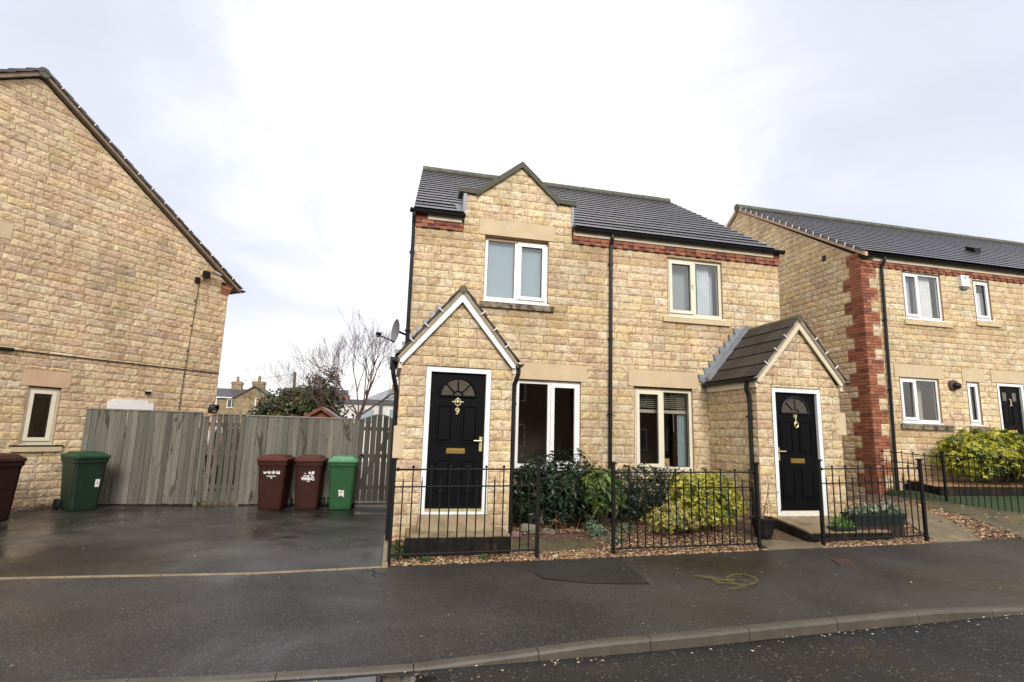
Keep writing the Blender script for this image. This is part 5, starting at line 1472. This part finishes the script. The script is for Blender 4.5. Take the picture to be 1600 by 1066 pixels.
# ================================================================== BEYOND THE FENCE
def limb(mb, p, d, r, L_, depth, rr, spread=.55, up=.12):
    pts = [p]; rad = [r]; n = 4; cur = p.copy(); dd = d.copy()
    for i in range(n):
        dd = (dd + rdir(rr) * .16 + V((0, 0, up * .4))).normalized(); cur = cur + dd * L_ / n; pts.append(cur.copy()); rad.append(r * (1 - .42 * (i + 1) / n))
    mb.tube(pts, rad, 6 if r > .02 else 4, caps=False)
    if depth == 0: return
    k = rr.choice((2, 3, 3)) if depth > 1 else rr.choice((3, 4, 5))
    for i in range(k):
        t = rr.uniform(.45, 1.) if i else 1.
        q = pts[min(n, int(t * n + .5))]
        ax = rdir(rr); ax.y *= .6
        nd_ = (dd + ax * spread * rr.uniform(.7, 1.5) + V((0, 0, up))).normalized()
        limb(mb, q, nd_, max(.0022, r * rr.uniform(.50, .64)), L_ * rr.uniform(.62, .86), depth - 1, rr, spread, up)
bt = root('bare_tree', (-.9, 19, 0), 'leafless spreading tree with thin twigs beyond the fence', 'tree')
mb = MB(); rr = random.Random(19)
base = V((-.98, 19, 0)); fork = V((-.80, 19, 2.05))
mb.tube([base, V((-.95, 19, 1.0)), fork], [.12, .10, .085], 8)
mb.build('trunk', M['bark'], bt)
mb = MB()
for e, r0, Lq in ((V((-.75, .1, .6)), .024, 1.05), (V((.72, -.1, .55)), .024, 1.0), (V((.50, .1, .75)), .045, 1.15), (V((-.45, .1, .9)), .036, 1.0), (V((.15, -.1, 1.0)), .034, 1.05), (V((.9, .0, .62)), .034, 1.0), (V((-.15, .2, 1.)), .03, 1.05)):
    limb(mb, fork + V((0, 0, rr.uniform(-.1, .05))), e.normalized(), r0, Lq, 5, rr)
for e, r0, Lq, z in ((V((-.8, .1, .7)), .024, .95, 1.75), (V((-.9, -.1, .35)), .02, .85, 1.55)):
    limb(mb, V((-.9, 19, z)), e.normalized(), r0, Lq, 5, rr)
b2 = V((-2.1, 19.5, 1.2))
for e, r0, Lq in ((V((-.5, 0, .9)), .022, 1.15), (V((-.15, .1, 1.)), .022, 1.2), (V((-.75, 0, .6)), .02, 1.1), (V((.2, 0, 1.)), .02, 1.15)):
    limb(mb, b2, e.normalized(), r0, Lq, 5, rr)
mb.build('branches', M['bark'], bt)
EVG = [((.05, .075, .022), 5), ((.085, .105, .028), 4), ((.16, .155, .04), 2.5), ((.13, .085, .035), 1.5), ((.016, .028, .010), 3)]
et = shrub('evergreen_bush', 'broad dark evergreen bush behind the fence panel', 'bush', (-2.85, 20.4, 1.72), (1.5, .9, 1.30), 11000, .15, EVG, 61, width=.5, lump=.35, base=0, stems=14)
shrub('ivy_clad_stem', 'ragged upright evergreen growth rising above the broad bush', 'bush', (-2.05, 20.1, 2.75), (.60, .4, .95), 1500, .13, [((.07, .085, .028), 5), ((.12, .085, .04), 2), ((.04, .06, .018), 3)], 62, width=.45, lump=.6, base=0, stems=10)
shrub('light_green_bush', 'light green bush at the left end of the dark evergreen', 'bush', (-4.0, 20.2, 1.45), (.60, .5, .85), 1300, .12, [((.13, .16, .035), 4), ((.08, .11, .03), 3), ((.20, .20, .06), 1)], 63, width=.5, base=0)
sh = root('garden_shed', (-1.66, 16, 0), 'brown boarded shed with a pitched felt roof showing over the fence', 'shed')
mb = MB(); mb.prism([(-2.5, 16, 0), (-.82, 16, 0), (-.82, 16, 1.62), (-1.66, 16, 2.16), (-2.5, 16, 1.62)], (0, 1.9, 0)); mb.build('wall', M['shed_wood'], sh)
for s in (-1, 1):
    mb = MB(); mb.hexa([(-1.66, 15.9, 2.165), (-1.66 + s * .98, 15.9, 1.535), (-1.66 + s * .98, 18.0, 1.535), (-1.66, 18.0, 2.165), (-1.66, 15.9, 2.20), (-1.66 + s * .98, 15.9, 1.57), (-1.66 + s * .98, 18.0, 1.57), (-1.66, 18.0, 2.20)]); mb.build('roof', M['felt'], sh)
    mb = MB(); mb.hexa([(-1.66, 15.86, 2.10), (-1.66 + s * 1.0, 15.86, 1.46), (-1.66 + s * 1.0, 15.895, 1.46), (-1.66, 15.895, 2.10), (-1.66, 15.86, 2.20), (-1.66 + s * 1.0, 15.86, 1.56), (-1.66 + s * 1.0, 15.895, 1.56), (-1.66, 15.895, 2.20)]); mb.build('bargeboard', M['shed_wood'], sh)
wb = root('outbuilding', (0, 30, 0), 'flat-roofed pale outbuilding beyond the bare tree', 'building')
mb = MB(); mb.box(-2.9, 3, 30, 35, 0, 2.95); mb.build('wall', M['white_wall'], wb)
mb = MB(); mb.box(-3.0, 3.1, 29.85, 35.2, 2.95, 3.14); mb.build('roof', M['dark_fascia'], wb)
for a, b, z0, z1 in ((-1.15, -.5, 2.0, 2.66), (.33, 1.1, 2.0, 2.68)):
    mb = MB(); mb.box(a, b, 29.95, 29.99, z0, z1); f_ = mb.build('window', M['felt'], wb); mb = MB(); mb.box(a + .06, b - .06, 29.93, 29.948, z0 + .06, z1 - .06); mb.build('pane', M['blind'], f_)
mb = MB(); mb.tube([(-.15, 29.9, 0), (-.15, 29.9, 2.98)], .09, 8); mb.build('downpipe', M['dark_fascia'], wb)
hb = root('hipped_house', (1.2, 47, 0), 'far house with a pale hipped roof and a chimney above the outbuilding', 'house')
mb = MB(); mb.box(-1.2, 4.5, 45, 51, 0, 4.0); mb.build('wall', M['white_wall'], hb)
mb = MB()
q = [(-1.6, 44.7, 3.95), (4.9, 44.7, 3.95), (4.9, 51.3, 3.95), (-1.6, 51.3, 3.95)]; a_, b_ = (.9, 48, 5.3), (2.4, 48, 5.3)
for f in ([q[0], q[1], b_, a_], [q[1], q[2], b_], [q[2], q[3], a_, b_], [q[3], q[0], a_]): mb.face(f)
mb.build('roof', M['felt'], hb)
mb = MB(); mb.box(.55, 1.05, 46.5, 47, 4.5, 5.35); mb.build('chimney', M['farstone'], hb)
rh = root('red_roofed_house', (-8, 62, 0), 'distant house whose red roof shows between pole and bush', 'house')
mb = MB(); mb.prism([(-10.4, 60, 0), (-4.2, 60, 0), (-4.2, 60, 3.6), (-10.4, 60, 3.6)], (0, 7, 0)); mb.build('wall', M['farstone'], rh)
mb = MB(); mb.prism([(-10.6, 59.7, 3.55), (-10.6, 67.3, 3.55), (-10.3, 63.5, 5.35)], (6.6, 0, 0)); mb.build('roof', M['red_roof'], rh)
# stone terrace far off
ft = root('stone_terrace', (-18, 80, 0), 'distant sooty stone terrace with slate roofs and two chimneys', 'terrace')
mb = MB(); mb.box(-30, -16.5, 80, 88, 0, 5.35); mb.prism([(-19.0, 78, 0), (-14.2, 78, 0), (-14.2, 78, 5.2), (-16.6, 78, 6.75), (-19.0, 78, 5.2)], (0, 4, 0)); mb.box(-14.2, -6, 82, 89, 0, 5.4); mb.build('wall', M['farstone'], ft)
mb = MB(); mb.prism([(-30.5, 79.7, 5.35), (-30.5, 88.3, 5.35), (-30.5, 84, 6.75)], (14.2, 0, 0)); mb.prism([(-14.3, 81.7, 5.35), (-14.3, 89.3, 5.35), (-14.3, 85.5, 7.35)], (9, 0, 0))
for s in (-1, 1): mb.hexa([(-16.6, 77.7, 6.78), (-16.6 + s * 2.6, 77.7, 5.08), (-16.6 + s * 2.6, 84, 5.08), (-16.6, 84, 6.78), (-16.6, 77.7, 6.93), (-16.6 + s * 2.6, 77.7, 5.23), (-16.6 + s * 2.6, 84, 5.23), (-16.6, 84, 6.93)])
rf = mb.build('roof', M['slate'], ft)
for x0, x1, y, zt in ((-20.9, -19.6, 83.6, 7.75), (-17.15, -15.65, 78.6, 7.55)):
    mb = MB(); mb.box(x0, x1, y, y + .9, 6.0, zt); mb.box(x0 - .08, x1 + .08, y - .08, y + .98, zt - .35, zt - .15); ch = mb.build('chimney', M['farstone'], rf)
    mb = MB(); mb.tube([((x0 + x1) / 2, y + .45, zt), ((x0 + x1) / 2, y + .45, zt + .75)], [.20, .16], 8); mb.build('chimney_pot', M['farstone'], ch)
for x in (-23.6, -20.3, -12):
    yy = 80 if x < -15 else 82
    mb = MB(); mb.box(x, x + 1.15, yy - .06, yy + .02, 3.95, 5.15); f_ = mb.build('window', M['upvc'], ft)
    for i in (0, 1):
        mb = MB(); mb.box(x + .09 + i * .52, x + .54 + i * .52, yy - .08, yy - .062, 4.05, 5.05); mb.build('pane', M['glass_dark'], f_)
for x in (-21.6, -16.35, -15.1, -14.7):
    yy = 80 if x < -19 else 78
    mb = MB(); mb.tube([(x, yy - .12, 0), (x, yy - .12, 5.2 if x < -19 else 5.0 + (.3 if x < -16 else -.6))], .09, 6); mb.build('downpipe', M['upvc'], ft)
mb = MB(); mb.box(-30, -19, 79.65, 79.75, 5.22, 5.36); mb.build('gutter', M['upvc'], ft)
up = root('utility_pole', (-6.82, 45, 0), 'dark wooden telephone pole standing behind the evergreen bush', 'pole')
mb = MB(); mb.tube([(-6.75, 45, -.3), (-6.85, 45, 5.85)], [.14, .11], 8); mb.build('pole', M['pole'], up)
for e in ((-21, 79, 5.2), (-30, 70, 5.6), (-3, 60, 5.0)):
    mb = MB(); a = V((-6.84, 45, 5.7)); e = V(e); mb.tube([tuple(a.lerp(e, t / 8) - V((0, 0, .5 * math.sin(math.pi * t / 8)))) for t in range(9)], .012, 4); mb.build('wire', M['wire'], up)

# person behind the gate
def skin(name, pts, edges, radii, mat, parent, levels=1):
    me = bpy.data.meshes.new(name); me.from_pydata(pts, edges, []); me.materials.append(mat)
    o = bpy.data.objects.new(name, me); COL.objects.link(o)
    if parent: o.parent = parent
    md = o.modifiers.new('Skin', 'SKIN'); md.use_smooth_shade = True
    for v, r in zip(me.skin_vertices[0].data, radii): v.radius = r if isinstance(r, tuple) else (r, r)
    me.skin_vertices[0].data[0].use_root = True
    s = o.modifiers.new('Subdivision', 'SUBSURF'); s.levels = levels; s.render_levels = levels
    return o
pr_ = root('person', (-3.83, 13.75, .06), 'person in a pale pink top with dark hair behind the slatted gate', 'person')
pr_.rotation_euler = (0, 0, math.radians(200)); pr_.scale = (1.14, 1.14, 1.14)
J = [(0, 0, .93), (0, -.02, 1.18), (0, -.01, 1.38), (-.03, -.03, 1.50), (-.06, -.05, 1.62), (-.07, -.05, 1.73), (.18, 0, 1.40), (.30, -.10, 1.17), (.24, -.30, 1.30), (.23, -.38, 1.33),
     (-.18, 0, 1.38), (-.25, -.06, 1.12), (-.24, -.14, .90), (-.24, -.17, .82), (.10, 0, .86), (.11, .0, .48), (.11, .03, .08), (.11, -.12, .04), (-.10, 0, .86), (-.11, .0, .48), (-.11, .04, .08), (-.11, -.11, .04)]
Ed = [(0, 1), (1, 2), (2, 3), (3, 4), (4, 5), (2, 6), (6, 7), (7, 8), (8, 9), (2, 10), (10, 11), (11, 12), (12, 13), (0, 14), (14, 15), (15, 16), (16, 17), (0, 18), (18, 19), (19, 20), (20, 21)]
Rd = [(.14, .10), (.125, .09), (.14, .09), .05, (.085, .10), (.075, .09), .055, .042, .034, .038, .055, .042, .034, .038, .08, .055, .04, .035, .08, .055, .04, .035]
skin('body', J, Ed, Rd, M['skin'], pr_)
sj = [(0, -.0, .90), (0, -.02, 1.18), (0, -.01, 1.40), (.19, 0, 1.405), (.29, -.08, 1.20), (-.19, 0, 1.385), (-.245, -.05, 1.15)]
skin('top', sj, [(0, 1), (1, 2), (2, 3), (3, 4), (2, 5), (5, 6)], [(.165, .125), (.15, .115), (.15, .105), .072, .062, .072, .062], M['pale_cloth'], pr_)
skin('trousers', [(0, 0, .94), (.10, 0, .84), (.11, 0, .48), (.11, .03, .09), (-.10, 0, .84), (-.11, 0, .48), (-.11, .04, .09)], [(0, 1), (1, 2), (2, 3), (0, 4), (4, 5), (5, 6)], [(.155, .12), .1, .075, .06, .1, .075, .06], M['red_cloth'], pr_)
skin('hair', [(-.06, .0, 1.60), (-.065, .0, 1.70), (-.07, -.02, 1.79), (-.06, .05, 1.66)], [(0, 1), (1, 2), (1, 3)], [(.105, .10), (.125, .13), (.085, .09), (.11, .10)], M['hair'], pr_)

# houses over the road, behind the viewer: they only show as reflections
def opposite(x0, x1, y, ze, label, mat):
    h = root('opposite_house', ((x0 + x1) / 2, y, 0), label, 'house', 'houses across the road')
    mb = MB(); mb.box(x0, x1, y - 7, y, 0, ze); mb.build('wall', M[mat], h)
    mb = MB(); mb.prism([(x0 - .2, y + .3, ze), (x0 - .2, y - 7.3, ze), (x0 - .2, y - 3.5, ze + 2.7)], (x1 - x0 + .4, 0, 0)); mb.build('roof', M['slate'], h)
    n = int((x1 - x0) / 2.4)
    for i in range(n):
        for z in (.9, 3.5):
            xx = x0 + .6 + i * 2.4
            mb = MB(); mb.box(xx, xx + 1.2, y + .001, y + .06, z, z + 1.25); f = mb.build('window', M['upvc'], h)
            mb = MB(); mb.box(xx + .08, xx + 1.12, y + .061, y + .07, z + .08, z + 1.17); mb.build('pane', M['glass_dark'], f)
OPP = plain('brown_stone', (.22, .14, .08), .9, var=.3, scale=4); M['opp'] = OPP
opposite(-13, -1.3, -11, 5.2, 'brown stone house across the road reflected in the left ground-floor window', 'opp')
opposite(-1.0, 10.8, -12, 5.2, 'brown stone house across the road mirrored by the middle ground-floor windows', 'opp')
opposite(11.2, 26, -11.5, 5.2, 'brown stone house across the road seen mirrored in the right house windows', 'opp')

# ================================================================== SKY, SUN, CAMERA
w = bpy.data.worlds.new('World'); scene.world = w; w.use_nodes = True
N, L = w.node_tree.nodes, w.node_tree.links
bg = N['Background']; bg.inputs['Strength'].default_value = .10
SUN_AZ = math.radians(182); SUN_EL = math.radians(32)      # azimuth from +Y, clockwise
sky = N.new('ShaderNodeTexSky'); sky.sky_type = 'NISHITA'; sky.sun_disc = False
sky.sun_elevation = SUN_EL; sky.sun_rotation = SUN_AZ; sky.air_density = 1.2; sky.dust_density = 2.
tc = N.new('ShaderNodeTexCoord')
sep = N.new('ShaderNodeSeparateXYZ'); L.new(tc.outputs['Generated'], sep.inputs[0])
def mathn(op, a, b=None, c=None):
    m = N.new('ShaderNodeMath'); m.operation = op
    for i, x in enumerate((a, b, c)):
        if x is None: continue
        if isinstance(x, (int, float)): m.inputs[i].default_value = x
        else: L.new(x, m.inputs[i])
    return m.outputs[0]
# flat cloud layer: project the direction on a plane overhead
zc = mathn('MAXIMUM', sep.outputs['Z'], .0); zc = mathn('ADD', zc, .16)
cx_ = mathn('DIVIDE', sep.outputs['X'], zc); cy_ = mathn('DIVIDE', sep.outputs['Y'], zc)
cmb = N.new('ShaderNodeCombineXYZ'); L.new(cx_, cmb.inputs[0]); L.new(cy_, cmb.inputs[1])
n1 = nz(N, L, .62, 7, .55, cmb.outputs[0], .4); n2 = nz(N, L, .22, 3, .5, cmb.outputs[0], .2)
cover = ramp(N, n1.outputs['Fac'], L, [(.30, .72), (.55, 1.)])
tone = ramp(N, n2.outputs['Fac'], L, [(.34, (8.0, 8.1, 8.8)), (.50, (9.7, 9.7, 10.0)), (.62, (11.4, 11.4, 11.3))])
# cloud tone: dull lilac to the left, blazing towards the middle of the view, thinner blue to the right
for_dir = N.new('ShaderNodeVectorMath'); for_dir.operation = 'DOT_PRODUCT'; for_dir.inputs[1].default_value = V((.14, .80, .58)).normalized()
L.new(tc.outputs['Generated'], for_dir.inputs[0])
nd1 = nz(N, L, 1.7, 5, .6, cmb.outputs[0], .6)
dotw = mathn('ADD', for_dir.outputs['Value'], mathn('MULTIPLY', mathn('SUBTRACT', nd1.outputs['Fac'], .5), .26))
gl = ramp(N, dotw, L, [(.30, (1.3, 1.27, 1.2)), (.64, (.80, .815, .85)), (.76, (.70, .728, .785)), (.87, (.69, .698, .732)), (.955, (.98, .98, .985)), (1., (1.25, 1.25, 1.23))])  # low end: unseen sky behind the viewer, brightened to light the house fronts
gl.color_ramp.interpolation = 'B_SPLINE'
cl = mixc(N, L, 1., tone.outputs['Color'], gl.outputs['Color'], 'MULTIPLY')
hz = ramp(N, sep.outputs['Z'], L, [(.02, (1.25, 1.16, 1.0)), (.10, (1.22, 1.18, 1.1)), (.20, (1., 1., 1.))])
cl = mixc(N, L, 1., cl, hz.outputs['Color'], 'MULTIPLY')
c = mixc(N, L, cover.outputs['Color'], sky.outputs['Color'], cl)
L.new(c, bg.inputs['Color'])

sd = bpy.data.lights.new('sun', 'SUN'); sd.energy = 1.9; sd.angle = math.radians(20); sd.color = (1., .955, .89)
so = bpy.data.objects.new('sun', sd); COL.objects.link(so)
dv = V((math.sin(SUN_AZ) * math.cos(SUN_EL), math.cos(SUN_AZ) * math.cos(SUN_EL), math.sin(SUN_EL)))
so.rotation_euler = dv.to_track_quat('Z', 'Y').to_euler(); so.location = dv * 60

cam = bpy.data.cameras.new('camera'); cam.sensor_fit = 'HORIZONTAL'; cam.sensor_width = 36; cam.lens = 858.67 / 1600 * 36
cam.clip_start = .05; cam.clip_end = 1500
co = bpy.data.objects.new('camera', cam); COL.objects.link(co); scene.camera = co
r_, u_, f_ = V((.97350887, -.22692975, .02798886)), V((-.06471989, -.15607891, .98562199)), V((.21929848, .96132318, .16663107))
m3 = Matrix((r_, u_, -f_)).transposed()
co.matrix_world = Matrix.Translation((0, 0, 1.6)) @ m3.to_4x4()
scene.view_settings.view_transform = 'Standard'; scene.view_settings.look = 'None'; scene.view_settings.gamma = 1
scene.view_settings.exposure = 0.5; scene.view_settings.use_curve_mapping = False
